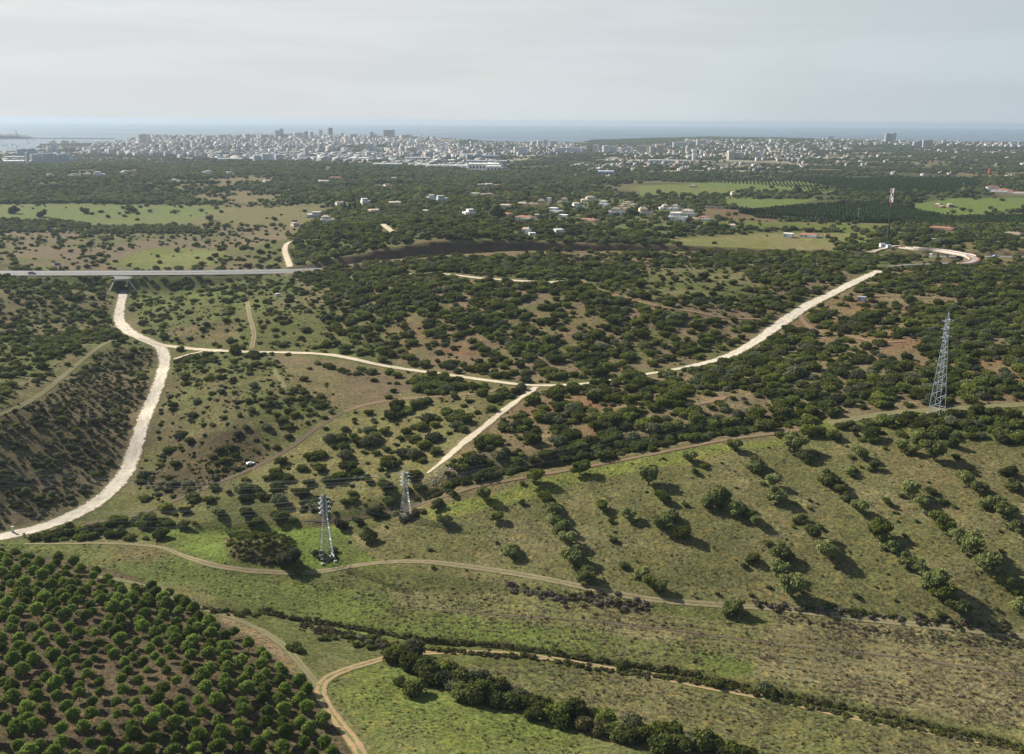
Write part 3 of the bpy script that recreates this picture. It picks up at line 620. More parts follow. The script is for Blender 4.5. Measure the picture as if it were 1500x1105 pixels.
for s in (-1, 1):
    v = [(s*5.3, 12.9, -.5), (s*12.0, -2.5, -.5), (s*5.3, 12.9, 11.5), (s*12.0, -2.5, 1.2), (s*6.0, 13.4, -.5), (s*12.7, -2.2, -.5), (s*6.0, 13.4, 11.5), (s*12.7, -2.2, 1.2)]
    me = bpy.data.meshes.new('wing_wall'); me.from_pydata(v, [], [(0,1,3,2),(4,6,7,5),(2,3,7,6),(1,5,7,3),(0,2,6,4),(0,4,5,1)]); me.materials.append(M_CONC); w_ = link('wing_wall', me, up_)
    v = [(s*5.24, 12.8, -.4), (s*11.94, -2.6, -.4), (s*5.24, 12.8, 3.0), (s*11.94, -2.6, 1.1)]
    me = bpy.data.meshes.new('painted_band'); me.from_pydata(v, [], [(0,1,3,2)]); me.materials.append(M_CONCP); link('painted_band', me, w_)
# ------------------------------------------------------------------ overpass at the far right
M_BRR = mat('bridge_asphalt', (.30, .27, .25), .9, .1, .1)
def bridge():
    P = catmull([(1322,362),(1343,364.5),(1375,367),(1400,371),(1420,375),(1428,380),(1418,385),(1398,386)], 6)
    zz = np.interp(np.linspace(0, 1, len(P)), [0, .15, .5, .7, 1], [53.2, 54, 54.4, 54, 52])
    x, y = at_z(P[:, 0], P[:, 1], zz); tx, ty = np.gradient(x), np.gradient(y); l = np.hypot(tx, ty); nx, ny = -ty/l, tx/l; n = len(x)
    root = bpy.data.objects.new('road_bridge', None); COL.objects.link(root); tag(root, 'curved concrete road bridge with white parapets crossing the motorway beside the tall mast', 'bridge')
    W2 = 4.6
    def loft(name, prof, m, i0=0, i1=n):
        V = []; F = []; k = len(prof)
        for i in range(i0, i1):
            for o, z in prof: V.append((x[i]+nx[i]*o, y[i]+ny[i]*o, zz[i]+z))
        for i in range(i1-i0-1):
            for j in range(k): F.append((i*k+j, i*k+(j+1) % k, (i+1)*k+(j+1) % k, (i+1)*k+j))
        F2 = [tuple(range(k))[::-1], tuple((i1-i0-1)*k+j for j in range(k))]
        me = bpy.data.meshes.new(name); me.from_pydata(V, [], F+F2); me.materials.append(m); me.update(); return link(name, me, root)
    loft('deck', [(-W2, -1.1), (W2, -1.1), (W2, 0), (-W2, 0)], M_CONC); M_KERB = mat('red_footway', (.26, .11, .08), .9, .1, .2)
    for s in (-1, 1): loft('footway', [(s*(W2-.6), .125), (s*(W2-.6)-s*1.3, .125), (s*(W2-.6)-s*1.3, .32), (s*(W2-.6), .32)], M_KERB)
    loft('road_surface', [(-W2+.5, .02), (W2-.5, .02), (W2-.5, .12), (-W2+.5, .12)], M_BRR)
    for s in (-1, 1): loft('parapet', [(s*W2-.3*s-.2, 0), (s*W2-.3*s+.2, 0), (s*W2-.3*s+.2, 1.1), (s*W2-.3*s-.2, 1.1)], M_CONCP, 3, int(n*.62))
    for i in (int(n*.30), int(n*.36)):
        g = hgt(np.array([x[i]]), np.array([y[i]]))[0]; MB().box((x[i], y[i], (g-1+zz[i]-1.1)/2), (1.6, 2.2, zz[i]-1.1-g+1)).build('pier', M_CONC, root)
    ROADS.append((np.stack([x, y], 1), 6)); return x, y, zz
# raise the approach ground beside the bridge ends is left to the terrain; a retaining wall carries the far curve
BX, BY, BZ = bridge()
b = MB()
for i in range(int(len(BX)*.60), len(BX)-1):
    g = float(hgt(np.array([BX[i]]), np.array([BY[i]]))[0])
    if BZ[i]-1.1 > g: b.box((BX[i], BY[i], (BZ[i]-1.15+g-1)/2), (9.0, 9.0, BZ[i]-1.15-g+1))
if b.v: tag(b.build('embankment', mat('bank_soil', (.12, .11, .07), 1, .3, .3)), kind='structure')
ribbon('bridge_approach', [(1288,392),(1310,391),(1330,389),(1360,388),(1398,386)], 6.5, M_ASPH, lift=.5)
ribbon('mast_lane', [(1270,372),(1290,366),(1310,361),(1322,361)], 5, M_WHITE, lift=.5)
# ------------------------------------------------------------------ plants: crowns made of leaf clumps
def ico(sub):
    t_ = (1+5**.5)/2; v = [(-1,t_,0),(1,t_,0),(-1,-t_,0),(1,-t_,0),(0,-1,t_),(0,1,t_),(0,-1,-t_),(0,1,-t_),(t_,0,-1),(t_,0,1),(-t_,0,-1),(-t_,0,1)]
    f = [(0,11,5),(0,5,1),(0,1,7),(0,7,10),(0,10,11),(1,5,9),(5,11,4),(11,10,2),(10,7,6),(7,1,8),(3,9,4),(3,4,2),(3,2,6),(3,6,8),(3,8,9),(4,9,5),(2,4,11),(6,2,10),(8,6,7),(9,8,1)]
    v = [np.array(a)/np.linalg.norm(a) for a in v]
    for _ in range(sub):
        c = {}; nf = []
        def mid(a, b):
            k = (min(a, b), max(a, b))
            if k not in c: m_ = v[a]+v[b]; v.append(m_/np.linalg.norm(m_)); c[k] = len(v)-1
            return c[k]
        for a, b, d in f: x, y, z = mid(a, b), mid(b, d), mid(d, a); nf += [(a, x, z), (b, y, x), (d, z, y), (x, y, z)]
        f = nf
    return np.array(v), np.array(f)
ICO = [ico(0), ico(1), ico(2)]
def crown_mesh(name, seed, lobes, cards, csize, m, core=1, shrink=.86, loose=0.10, flat=0.55):
    """lobes: (x, y, z, rx, rz). Lumpy cores with clumps of leaves standing out of them in all directions"""
    r = np.random.default_rng(seed); Vs = []; Fs = []; off = 0
    for (x, y, z, rx, rz) in lobes:
        v, f = ICO[core]; k = 1+.22*(vnoise(v[:, 0]*2.2+seed+x*3, v[:, 1]*2.2+v[:, 2]*1.7)-.5)*2
        P = v*k[:, None]*np.array([rx, rx, rz])*shrink+np.array([x, y, z]); Vs.append(P); Fs.append(f+off); off += len(P)
    area = np.array([l[3]*l[3]+l[3]*l[4] for l in lobes]); pick = r.choice(len(lobes), cards, p=area/area.sum())
    L = np.array(lobes)[pick]; n = r.normal(size=(cards, 3)); n[:, 2] = np.where(n[:, 2] < -.3, -n[:, 2]*.5, n[:, 2]); n /= np.linalg.norm(n, axis=1)[:, None]
    rad = 1+r.normal(0, loose, cards); P = L[:, :3]+n*rad[:, None]*L[:, [3, 3, 4]]*.95
    inside = np.zeros(cards, bool)
    for i, (x, y, z, rx, rz) in enumerate(lobes):
        q = ((P-np.array([x, y, z]))/np.array([rx, rx, rz])*1.0); inside |= (np.einsum('ij,ij->i', q, q) < .60) & (pick != i)
    keep = ~inside & (P[:, 2] > .02); P = P[keep]; n = n[keep]
    nn_ = n*flat+r.normal(0, .6, n.shape); nn_ /= np.linalg.norm(nn_, axis=1)[:, None]
    a = np.cross(nn_, r.normal(size=n.shape)); a /= np.linalg.norm(a, axis=1)[:, None]; b = np.cross(nn_, a)
    s = csize*(.6+.9*r.random(len(P)))[:, None]
    # a clump is a bent triangle pair
    q0 = P-a*s*.9; q1 = P+b*s*.6-nn_*s*.25; q2 = P+a*s*.9; q3 = P-b*s*.6-nn_*s*.15
    C = np.stack([q0, q3, q2, q1], 1).reshape(-1, 3); ci = np.arange(len(P))*4+off
    Fs.append(np.stack([ci, ci+1, ci+2], 1)); Fs.append(np.stack([ci, ci+2, ci+3], 1)); Vs.append(C)
    return np_mesh(name, np.concatenate(Vs), np.concatenate(Fs), [m], smooth=False)
def dome_lobes(seed, n, spread=.55, r0=.5, h=.95):
    r = np.random.default_rng(seed); out = [(0, 0, h*.42, .62, h*.50)]
    for k in range(n):
        a = 2*PI*k/n+r.random()*.9; d = spread*(.6+.5*r.random()); rr_ = r0*(.65+.55*r.random()); z = h*(.28+.35*r.random())
        out.append((d*math.cos(a), d*math.sin(a), z, rr_, rr_*(.75+.25*r.random())))
    return out
def tree_lobes(seed, n, z0=.9, zs=.9, spread=.5, r0=.45):
    r = np.random.default_rng(seed); out = [(0, 0, z0+zs*.45, .5, zs*.42)]
    for k in range(n):
        a = 2*PI*k/n+r.random(); d = spread*(.5+.6*r.random()); rr_ = r0*(.6+.5*r.random())
        out.append((d*math.cos(a), d*math.sin(a), z0+zs*(.15+.75*r.random()), rr_, rr_*.8))
    return out
L_DARK = leaf_mat('leaf_dark', (.060, .074, .024), (.108, .120, .036)); L_OLIVE = leaf_mat('leaf_yellow_green', (.080, .100, .022), (.135, .148, .036))
L_GREY = leaf_mat('leaf_grey_green', (.076, .084, .044), (.122, .130, .074)); L_PINE = leaf_mat('needles', (.088, .125, .022), (.150, .195, .044), .38)
L_ALM = leaf_mat('leaf_orchard', (.115, .135, .048), (.19, .205, .080), .35); L_FAR = leaf_mat('leaf_woodland', (.058, .074, .028), (.105, .122, .046))
L_HEATH = leaf_mat('heath_twigs', (.060, .050, .030), (.085, .085, .035), .1); L_BRAMB = leaf_mat('bramble_twigs', (.085, .070, .060), (.15, .125, .105), .1)
L_CITR = leaf_mat('leaf_citrus', (.022, .040, .014), (.045, .065, .022)); L_REED = leaf_mat('reed_leaves', (.060, .060, .025), (.11, .095, .045), .2)
L_STRAW = leaf_mat('straw', (.18, .155, .095), (.30, .26, .17), .3); L_GRASS = leaf_mat('grass_blades', (.07, .10, .025), (.13, .16, .05), .3)
L_YEL = leaf_mat('leaf_autumn', (.16, .15, .03), (.25, .22, .05), .3)
BARK = mat('bark', (.10, .085, .065), 1, .3, 2)
PROTO = {}
def pcol(key, meshes, nm):
    c = bpy.data.collections.new(key)
    for me in meshes: c.objects.link(bpy.data.objects.new(nm, me))
    PROTO[key] = (c, meshes)
shr = []
for i, (m, n) in enumerate([(L_DARK, 5), (L_DARK, 7), (L_DARK, 4), (L_OLIVE, 5), (L_OLIVE, 7), (L_GREY, 6), (L_GREY, 4), (L_DARK, 8)]):
    shr.append(crown_mesh('shrub', 100+i, dome_lobes(100+i, n, .55, .48, .95+.15*(i % 3)), 1100, .135, m, shrink=.76, loose=.17))
# indices: 0,1,2,7 dark; 3,4 yellow green; 5,6 grey green
pcol('shrub', shr, 'shrub_crown')
far = []
for i, m in enumerate([L_FAR, L_FAR, L_FAR, L_OLIVE, L_GREY, L_YEL]):
    far.append(crown_mesh('tree', 200+i, dome_lobes(200+i, 5, .5, .5, 1.1), 130, .24, m, core=0))
pcol('far', far, 'woodland_tree')
pcol('heath', [crown_mesh('heath', 300+i, dome_lobes(300+i, 4, .6, .45, .7), 120, .22, m, core=0) for i, m in enumerate([L_HEATH, L_HEATH, L_OLIVE, L_BRAMB, L_REED, L_DARK])], 'heath_bush')
pcol('citrus', [crown_mesh('citrus', 320+i, dome_lobes(320+i, 3, .35, .6, 1.15), 90, .25, L_CITR, core=1) for i in range(2)]+[crown_mesh('citrus', 325, dome_lobes(325, 3, .35, .6, 1.1), 90, .25, L_ALM, core=1)], 'citrus_tree')
def tuft(seed, m, n=16, w=.10, h=.5):
    r = np.random.default_rng(seed); V = []; F = []
    for k in range(n):
        a = r.random()*2*PI; d = r.random()**.5*.5; x, y = d*math.cos(a), d*math.sin(a); an = r.random()*PI; hh = h*(.5+.8*r.random()); lx, ly = r.normal(0, .25, 2)
        b_ = len(V); V += [(x-w*math.cos(an), y-w*math.sin(an), 0), (x+w*math.cos(an), y+w*math.sin(an), 0), (x+lx, y+ly, hh)]; F.append((b_, b_+1, b_+2))
    return np_mesh('tuft', V, F, [m])
pcol('tuft', [tuft(1, L_STRAW), tuft(2, L_STRAW, 22, .07, .6), tuft(3, L_GRASS, 20, .12, .4), tuft(4, L_GRASS, 14, .14, .35), tuft(5, L_HEATH, 18, .12, .5)], 'grass_tuft')
def scatter(name, key, P, idx, scl, rz, kind='stuff', label=None, group=None):
    n = len(P)
    me = bpy.data.meshes.new(name); me.vertices.add(n); me.vertices.foreach_set('co', np.asarray(P, np.float32).ravel())
    for nm, ty, arr in (('variant', 'INT', idx), ('turn', 'FLOAT_VECTOR', np.stack([0*rz, 0*rz, rz], 1)), ('size', 'FLOAT_VECTOR', scl)):
        a = me.attributes.new(nm, ty, 'POINT'); a.data.foreach_set('value' if ty == 'INT' else 'vector', np.asarray(arr, np.int32 if ty == 'INT' else np.float32).ravel())
    o = link(name, me); tag(o, label, None, group, kind)
    ng = bpy.data.node_groups.get('plant_'+key)
    if ng is None:
        ng = bpy.data.node_groups.new('plant_'+key, 'GeometryNodeTree')
        ng.interface.new_socket('Geometry', in_out='INPUT', socket_type='NodeSocketGeometry'); ng.interface.new_socket('Geometry', in_out='OUTPUT', socket_type='NodeSocketGeometry')
        gi = ng.nodes.new('NodeGroupInput'); go = ng.nodes.new('NodeGroupOutput'); ci = ng.nodes.new('GeometryNodeCollectionInfo')
        ci.inputs['Collection'].default_value = PROTO[key][0]; ci.inputs['Separate Children'].default_value = True; ci.inputs['Reset Children'].default_value = True
        ip = ng.nodes.new('GeometryNodeInstanceOnPoints'); ip.inputs['Pick Instance'].default_value = True
        def na_(nm, ty):
            a = ng.nodes.new('GeometryNodeInputNamedAttribute'); a.data_type = ty; a.inputs[0].default_value = nm; return [s for s in a.outputs if s.enabled][0]
        ng.links.new(gi.outputs[0], ip.inputs['Points']); ng.links.new(ci.outputs[0], ip.inputs['Instance'])
        ng.links.new(na_('variant', 'INT'), ip.inputs['Instance Index']); ng.links.new(na_('turn', 'FLOAT_VECTOR'), ip.inputs['Rotation']); ng.links.new(na_('size', 'FLOAT_VECTOR'), ip.inputs['Scale'])
        ng.links.new(ip.outputs[0], go.inputs[0])
    md = o.modifiers.new('plants', 'NODES'); md.node_group = ng
    return o
HS = [ # x0, x1, top, base, wall, roof, description
(450,470,311,318,'blue','flat','long bluish modern house at the meadow edge'),(470,489,315,325,'white','tan','white villa with ochre base left of the conifers'),(492,505,295,300,'white','brown','small house under the meadow hill'),(529,543,291,299,'white','flat','white two storey house on the wooded hill'),
(427,441,325,332,'cream','pale','pale roofed house with orange garden wall by the meadow'),(624,636,286,293,'white','blue','white house with bluish shade behind tall trees'),(640,655,287,295,'blue','flat','dark bluish house beside the tall trees'),(679,695,307,315,'white','flat','white block house left of the biggest round tree'),
(717,750,311,316,'pink','red','long low purple roofed building below the big tree'),(619,628,308,311,'white','flat','tiny white flat shed in the wood'),(540,557,306,312,'pink','tan','half hidden pinkish house in the wood'),(690,702,283,288,'cream','flat','cream house at the village rear edge'),
(705,722,283,287,'pink','brown','long brown roofed house at the village rear'),(570,588,295,299,'white','pale','pale roofed cottage on the wooded rise'),(732,748,299,304,'cream','tan','tan roofed house left of the yellow villa'),(562,575,269,274,'white','red','red roofed farmhouse on the far clearing'),
(386,395,264,267,'white','flat','tiny white cottage on the far left ridge'),(466,482,264,268,'white','pale','white farm buildings on the far ridge'),(482,500,259,262,'brown','red','long red roofed barn on the far ridge'),(573,580,260,263,'white','flat','far white cube house before the smoke haze'),
(700,711,269,273,'white','brown','far white house left of the wood edge'),(712,721,269,273,'white','flat','far bluish white house at the wood edge'),(722,735,270,273,'white','red','far red roofed house at the wood edge'),(781,800,291,304,'yellow','brown','tall yellow villa with brown roof'),
(801,807,290,296,'white','flat','narrow white house touching the yellow villa'),(817,832,289,299,'cream','brown','cream villa with round turret front'),(839,856,296,305,'white','tan','white villa with tan stepped roofs'),(851,874,287,296,'cream','tan','wide cream villa on the village rise'),
(803,823,305,313,'white','flat','white villa with rounded arch front'),(879,893,295,302,'white','flat','white cube house behind the garden hedge'),(887,912,303,315,'white','brown','white villa with dark terraces and brown roof'),(906,922,300,307,'cream','brown','brown roofed villa half behind trees'),
(912,934,295,301,'cream','brown','row of low cream houses with brown roofs'),(936,956,303,316,'cream','tan','cream and yellow two storey villa'),(966,980,299,307,'white','tan','white villa with tan tower'),(980,996,299,308,'white','brown','white gabled villa at the village crest'),
(989,1018,306,316,'white','tan','sprawling white villa with many small roofs'),(981,1006,312,324,'white','flat','big white block villa facing the valley'),(1016,1041,316,323,'white','red','white bungalow with ochre red roof at the village end'),(1068,1078,328,334,'white','tan','lone cottage beside the ploughed brown field'),
(850,876,320,325,'cream','red','long low house with straight red roof'),(757,782,316,323,'white','red','white sheds with red lean-to roofs'),(766,777,333,342,'white','tan','orange roofed white cottage in the lower village'),(775,784,341,345,'white','flat','low white wall house in the lower village'),
(812,824,336,341,'white','flat','pale tent roofed house in the lower village'),(820,832,315,318,'white','flat','long white pool house'),(759,772,296,302,'pink','tan','tan roofed house right behind the yellow villa'),(774,782,297,301,'cream','brown','small cream annex left of yellow villa'),
(1011,1020,271,275,'pink','brown','small barn in the far green field'),(1071,1080,280,286,'cream','pale','pale ruin barn in the middle green field'),(1175,1199,342,348,'white','red','long white barn with red roof on the dry field'),(1149,1162,342,348,'white','blue','small white and blue farmhouse beside the dry field'),
(1209,1215,342,346,'brown','red','little red brick shed on the dry field'),(1370,1384,298,304,'brown','tan','left half of ruined brown farm in the bright field'),(1389,1401,298,304,'brown','tan','right half of ruined brown farm in the bright field'),(1366,1397,332,338,'pink','red','reddish roofed houses amid trees beyond the mast'),
(1476,1497,340,346,'cream','brown','low cream house at the far edge below the citrus'),(1446,1475,272,281,'white','red','white hacienda with stepped red roofs'),(1455,1502,277,284,'white','red','long red roofed wing of the hacienda'),(68,80,254,259,'pink','tan','orange tinted house on the left ridge'),
(98,116,254,258,'white','brown','white house row left on the ridge'),(118,132,253,257,'cream','pale','pale house in the ridge wood'),(137,152,252,258,'white','flat','white house amid the left ridge wood'),(176,186,250,254,'white','flat','small white house on the ridge'),
(189,200,248,252,'cream','red','red roofed house near the four cypresses'),(295,309,250,255,'white','flat','white villa right of the ridge yellow trees'),(250,262,262,267,'pink','pale','faint pinkish house under the bare hill'),(331,343,251,255,'white','tan','pale house far along the left ridge'),
(1362,1366,372,376,'white','flat','tiny white hut on the motorway bank'),(784,790,314,318,'white','flat','little white annex by the arch villa')]
# where shrubs stand: polygon, share of the ground covered, radius range, kinds (dark, yellow green, grey green)
MIXA = (.46, .34, .20); MIXD = (.66, .21, .13); MIXO = (.25, .2, .55)
ZV = [
([(-400,180),(2000,180),(2000,300),(-400,300)], .40, (4,7), MIXA),
([(-400,300),(2000,300),(2000,420),(-400,420)], .25, (3,5), MIXA),
([(-400,405),(2000,405),(2000,640),(-400,640)], .25, (2,3.6), MIXA),
([(-400,640),(2000,640),(2000,1900),(-400,1900)], 0, (1,2), MIXA),
([(100,201),(640,198),(780,206),(830,209),(860,225),(760,238),(740,252),(560,245),(430,236),(300,236),(110,240),(-100,242),(-100,222)], .15, (4,8), MIXD),
([(500,215),(560,213),(600,222),(520,226)], .4, (6,9), MIXD),
([(870,214),(1000,211),(1250,214),(1240,240),(1100,253),(860,253),(880,228)], .20, (5,8), MIXD),
([(880,206),(1030,202),(1290,207),(1290,213),(1030,208),(860,213)], .75, (6,9), MIXD),
([(-60,240),(500,240),(500,262),(200,270),(380,300),(200,300),(-60,298)], .60, (4.5,7), MIXD),
([(190,262),(420,268),(500,302),(440,306),(300,297)], .32, (4,6.5), MIXD),
([(-60,300),(130,298),(260,302),(360,305),(520,305),(440,332),(300,330),(130,331),(-60,325)], .012, (3,5), MIXD),
([(-60,328),(130,330),(440,332),(440,350),(425,392),(-60,396)], .12, (2,4), MIXD),
([(-60,322),(80,322),(160,334),(280,332),(310,344),(130,343),(-60,341)], .62, (3,4.5), MIXD),
([(150,372),(240,360),(320,366),(300,388),(200,392)], .01, (2,3), MIXD),
([(420,394),(440,335),(500,300),(640,300),(760,330),(750,354),(640,350),(560,357),(480,384)], .74, (2.8,5), MIXA),
([(500,285),(1050,285),(1130,332),(1000,345),(760,332),(640,305)], .36, (3.2,6), MIXA),
([(560,240),(900,252),(930,290),(640,300),(500,285),(460,245)], .58, (4.5,7), MIXA),
([(690,318),(900,335),(980,348),(1010,362),(1000,372),(700,352)], .50, (2.8,5), MIXA),
([(1000,345),(1060,340),(1130,330),(1290,330),(1290,342),(1120,341)], .35, (3.5,5), MIXD),
([(960,350),(1060,345),(1120,342),(1300,342),(1270,365),(1180,378),(1080,373),(1010,362)], .012, (3,5), MIXD),
([(980,372),(1300,366),(1300,384),(1000,384)], .6, (3,4.5), MIXA),
([(1215,352),(1290,338),(1320,350),(1290,365),(1230,368)], .5, (3,5), MIXD),
([(1320,335),(1560,338),(1560,372),(1420,372),(1320,355)], .55, (3.5,5.5), MIXD),
([(930,270),(1060,266),(1255,268),(1240,284),(1060,290),(940,289)], .015, (4,6), MIXD),
([(940,283),(1060,280),(1240,284),(1235,291),(1060,292),(950,292)], .3, (4,6.5), MIXD),
([(1060,292),(1240,293),(1230,300),(1180,307),(1060,303)], .0, (4,6), MIXD),
([(1325,301),(1400,291),(1560,290),(1560,304),(1440,315),(1370,316)], .04, (4,6), MIXD),
([(1240,284),(1340,280),(1560,283),(1560,290),(1390,291),(1240,300)], .65, (4.5,7), MIXD),
([(1130,262),(1430,261),(1445,274),(1390,284),(1240,284),(1255,272)], .0, (4,6), MIXD),
([(1080,300),(1330,300),(1400,316),(1560,314),(1560,334),(1330,330),(1200,326),(1100,318)], .0, (4,6), MIXD),
([(1030,303),(1150,316),(1210,322),(1110,324),(1030,318)], .02, (4,6), MIXD),
([(1060,325),(1290,328),(1290,336),(1110,336)], .04, (4,5), MIXD),
([(-60,398),(600,398),(440,404),(-60,406)], .02, (2,3), MIXA),
([(-60,404),(165,405),(160,428),(-60,425)], .42, (1.8,3), MIXA),
([(190,408),(430,404),(430,424),(205,428)], .30, (1.6,3), MIXA),
([(-60,425),(165,428),(168,484),(120,490),(0,560),(-60,600)], .26, (1.8,3.6), MIXA),
([(60,505),(110,487),(160,480),(195,490),(182,502),(120,507),(60,532)], .75, (2,3.4), MIXA),
([(205,434),(430,404),(470,440),(480,516),(260,508),(206,488)], .13, (1.5,3.2), (.4,.25,.35)),
([(440,430),(480,440),(480,516),(400,510)], .13, (1.5,3), MIXA),
([(-100,612),(60,590),(150,510),(225,512),(222,600),(165,700),(60,765),(-100,800)], .14, (1.2,2.2), (.2,.1,.7)),
([(140,500),(220,505),(222,560),(215,640),(190,690),(170,690),(200,600),(205,540)], .22, (1.6,2.8), MIXA),
([(245,530),(400,520),(500,600),(370,684),(220,745),(195,700)], .15, (1.2,2.8), (.35,.2,.45)),
([(400,545),(500,590),(430,640),(390,600)], .30, (1.5,2.6), MIXA),
([(246,524),(330,522),(310,545),(250,545)], .55, (1.8,3), MIXD),
([(100,772),(210,762),(300,758),(440,762),(600,738),(600,752),(440,770),(260,790),(60,792)], .35, (2,3.3), MIXD),
([(160,768),(240,748),(370,692),(470,627),(620,590),(700,600),(640,690),(600,735),(450,762),(200,785)], .34, (2,3.8), MIXA),
([(400,523),(520,530),(560,545),(600,560),(560,592),(500,600),(430,560)], .03, (1.5,2.6), MIXA),
([(460,530),(560,548),(560,562),(470,540)], .35, (2,3), MIXD),
([(603,556),(640,549),(680,560),(668,580),(615,582)], .9, (3,4), MIXD),
([(440,404),(560,380),(750,372),(1290,382),(1180,440),(1030,525),(880,556),(760,556),(560,530),(475,508),(480,440)], .50, (2.2,4.2), MIXA),
([(440,404),(560,382),(800,395),(900,425),(1000,480),(900,540),(760,520),(640,470),(500,440)], .66, (2.4,4.4), MIXA),
([(760,430),(870,440),(900,470),(820,500),(760,470)], .35, (2.4,4), MIXA),
([(540,470),(680,485),(740,530),(640,535),(560,515)], .38, (2.2,3.4), MIXD),
([(930,392),(1080,394),(1110,420),(1060,450),(950,440)], .12, (2,3.5), MIXA),
([(980,440),(1120,462),(1120,475),(1000,465)], .15, (2,3.5), MIXA),
([(640,700),(720,610),(790,575),(880,564),(1030,541),(1180,460),(1290,394),(1560,394),(1560,606),(1200,622),(1000,652),(850,680)], .66, (2.2,4.2), MIXA),
([(660,640),(740,600),(790,575),(850,640),(780,690),(650,705)], .42, (2,3.6), MIXA),
([(1195,495),(1330,495),(1400,520),(1380,535),(1230,520)], .28, (2.4,4), MIXA),
([(1240,428),(1350,428),(1340,468),(1270,474),(1200,455)], .30, (2.4,4), MIXA),
([(1000,580),(1090,575),(1090,612),(1000,612)], .40, (2.2,3.4), MIXA),
([(1285,395),(1560,385),(1560,398),(1290,402)], .4, (2.2,3.6), MIXA),
([(640,726),(750,694),(850,676),(1000,650),(1200,619),(1200,602),(1000,634),(850,662),(740,682),(690,700)], .93, (2,3.4), MIXD),
([(440,752),(560,742),(640,722),(690,704),(650,735),(560,750),(440,762)], .6, (1.6,2.8), MIXA),
([(1195,634),(1300,616),(1560,604),(1560,658),(1400,645),(1290,652),(1200,658)], .70, (2.2,4.0), MIXD),
([(1300,652),(1560,655),(1560,700),(1420,690)], .16, (1.8,3.2), MIXA),
([(560,770),(700,722),(850,692),(1000,665),(1200,642),(1300,655),(1560,700),(1560,930),(1100,890),(900,872),(560,828),(480,800)], .018, (.7,1.8), MIXA),
([(1080,880),(1230,888),(1480,915),(1480,925),(1230,903),(1080,890)], .45, (1,1.8), MIXA),
([(335,785),(385,780),(425,790),(430,820),(380,832),(340,815)], .45, (.6,1.1), MIXD),
([(210,752),(440,768),(440,776),(200,790)], .30, (2,3.2), MIXD),
([(30,782),(105,768),(200,782),(200,792),(50,794)], .62, (1.6,2.8), MIXD),
([(395,930),(560,935),(560,955),(480,945)], .35, (.8,1.6), MIXA),
([(200,400),(430,398),(200,406)], 0, (1,2), MIXA),
]
cellA = np.zeros((NR, NAZ)); cellA[:-1, :] = (DR[1:]-DR[:-1])[:, None]*DR[:-1, None]*(AZ[1]-AZ[0])
wx2, wy2 = zone_warp(PXG, PYG, GX+300, GY); wx2 = PXG+(wx2-PXG)*.6; wy2 = PYG+(wy2-PYG)*.6
COV = np.zeros((NR, NAZ), np.float32); R0 = np.ones_like(COV)*2; R1 = np.ones_like(COV)*3; MI = np.zeros((NR, NAZ, 3), np.float32); MI[:] = MIXA
for poly, cov, (ra, rb), mix in ZV:
    m = inpoly(wx2, wy2, poly); COV[m] = cov; R0[m] = ra; R1[m] = rb; MI[m] = mix
view = (PXG > -260) & (PXG < 1760) & (PYG < 1300) & (D2 < 9800) & (GZ > 0)
view &= land
clump = fbm(GX, GY, 26, 3, .6, 71)*sstep(1800, 900, D2)+fbm(GX, GY, 170, 3, .6, 72)*sstep(900, 2200, D2)*3.6
rm = (R0+R1)/2
COVc = np.clip(COV*(1+1.5*clump*(1-COV)), 0, .95)
lam = np.where(view, -np.log(1-COVc)*cellA/(PI*rm*rm)*np.where(D2 < 1100, 1.45, 1.0), 0)
lam[(dl < 19) | cut] *= 0; lam[(dl < 60) & (GY < np.interp(GX, MWL[:, 0], MWL[:, 1])) & (GX > -180) & (GX < 330)] *= np.where(GX[(dl < 60) & (GY < np.interp(GX, MWL[:, 0], MWL[:, 1])) & (GX > -180) & (GX < 330)] < 20, .3, .45)
cnt = RNG.poisson(lam); ri, ci_ = np.nonzero(cnt); rep = cnt[ri, ci_]; ri = np.repeat(ri, rep); ci_ = np.repeat(ci_, rep)
d = DR[ri]+RNG.random(len(ri))*(DR[np.minimum(ri+1, NR-1)]-DR[ri]); a = AZ[ci_]+(RNG.random(len(ri))-.5)*(AZ[1]-AZ[0])
sx, sy = d*np.sin(a), d*np.cos(a); sr = R0[ri, ci_]+(R1[ri, ci_]-R0[ri, ci_])*RNG.random(len(ri))**1.3
bigger = RNG.random(len(sr)) < .08; sr = np.where(bigger, sr*1.25, sr); small = RNG.random(len(sr)) < .38; sr = np.where(small, sr*.55, sr)
smix = MI[ri, ci_]
ok = np.ones(len(sx), bool)
for line, hw in ROADS:
    bb = (sx > line[:, 0].min()-12) & (sx < line[:, 0].max()+12) & (sy > line[:, 1].min()-12) & (sy < line[:, 1].max()+12)
    ii = np.nonzero(bb & ok)[0]
    if len(ii) == 0: continue
    L = line[::max(1, int(len(line)/400))]
    mind = np.full(len(ii), 1e9)
    for s0 in range(0, len(ii), 4000):
        q = ii[s0:s0+4000]; mind[s0:s0+4000] = np.min(np.hypot(sx[q][:, None]-L[:, 0], sy[q][:, None]-L[:, 1]), axis=1)
    ok[ii[mind < hw+sr[ii]*.75+.2]] = False
hpx, hpy, _w = to_px(sx, sy, hgt(sx, sy))
for h_ in HS+[(683,742,236,250),(1010,1022,219,238),(953,1007,235,239),(877,900,251,257),(1288,1306,358,364),(1256,1270,433,441),(402,412,428,435)]:
    ok &= ~((hpx > h_[0]-2) & (hpx < h_[1]+2) & (hpy > h_[3]-2.5) & (hpy < h_[3]+3.2))
sx, sy, sr, smix = sx[ok], sy[ok], sr[ok], smix[ok]
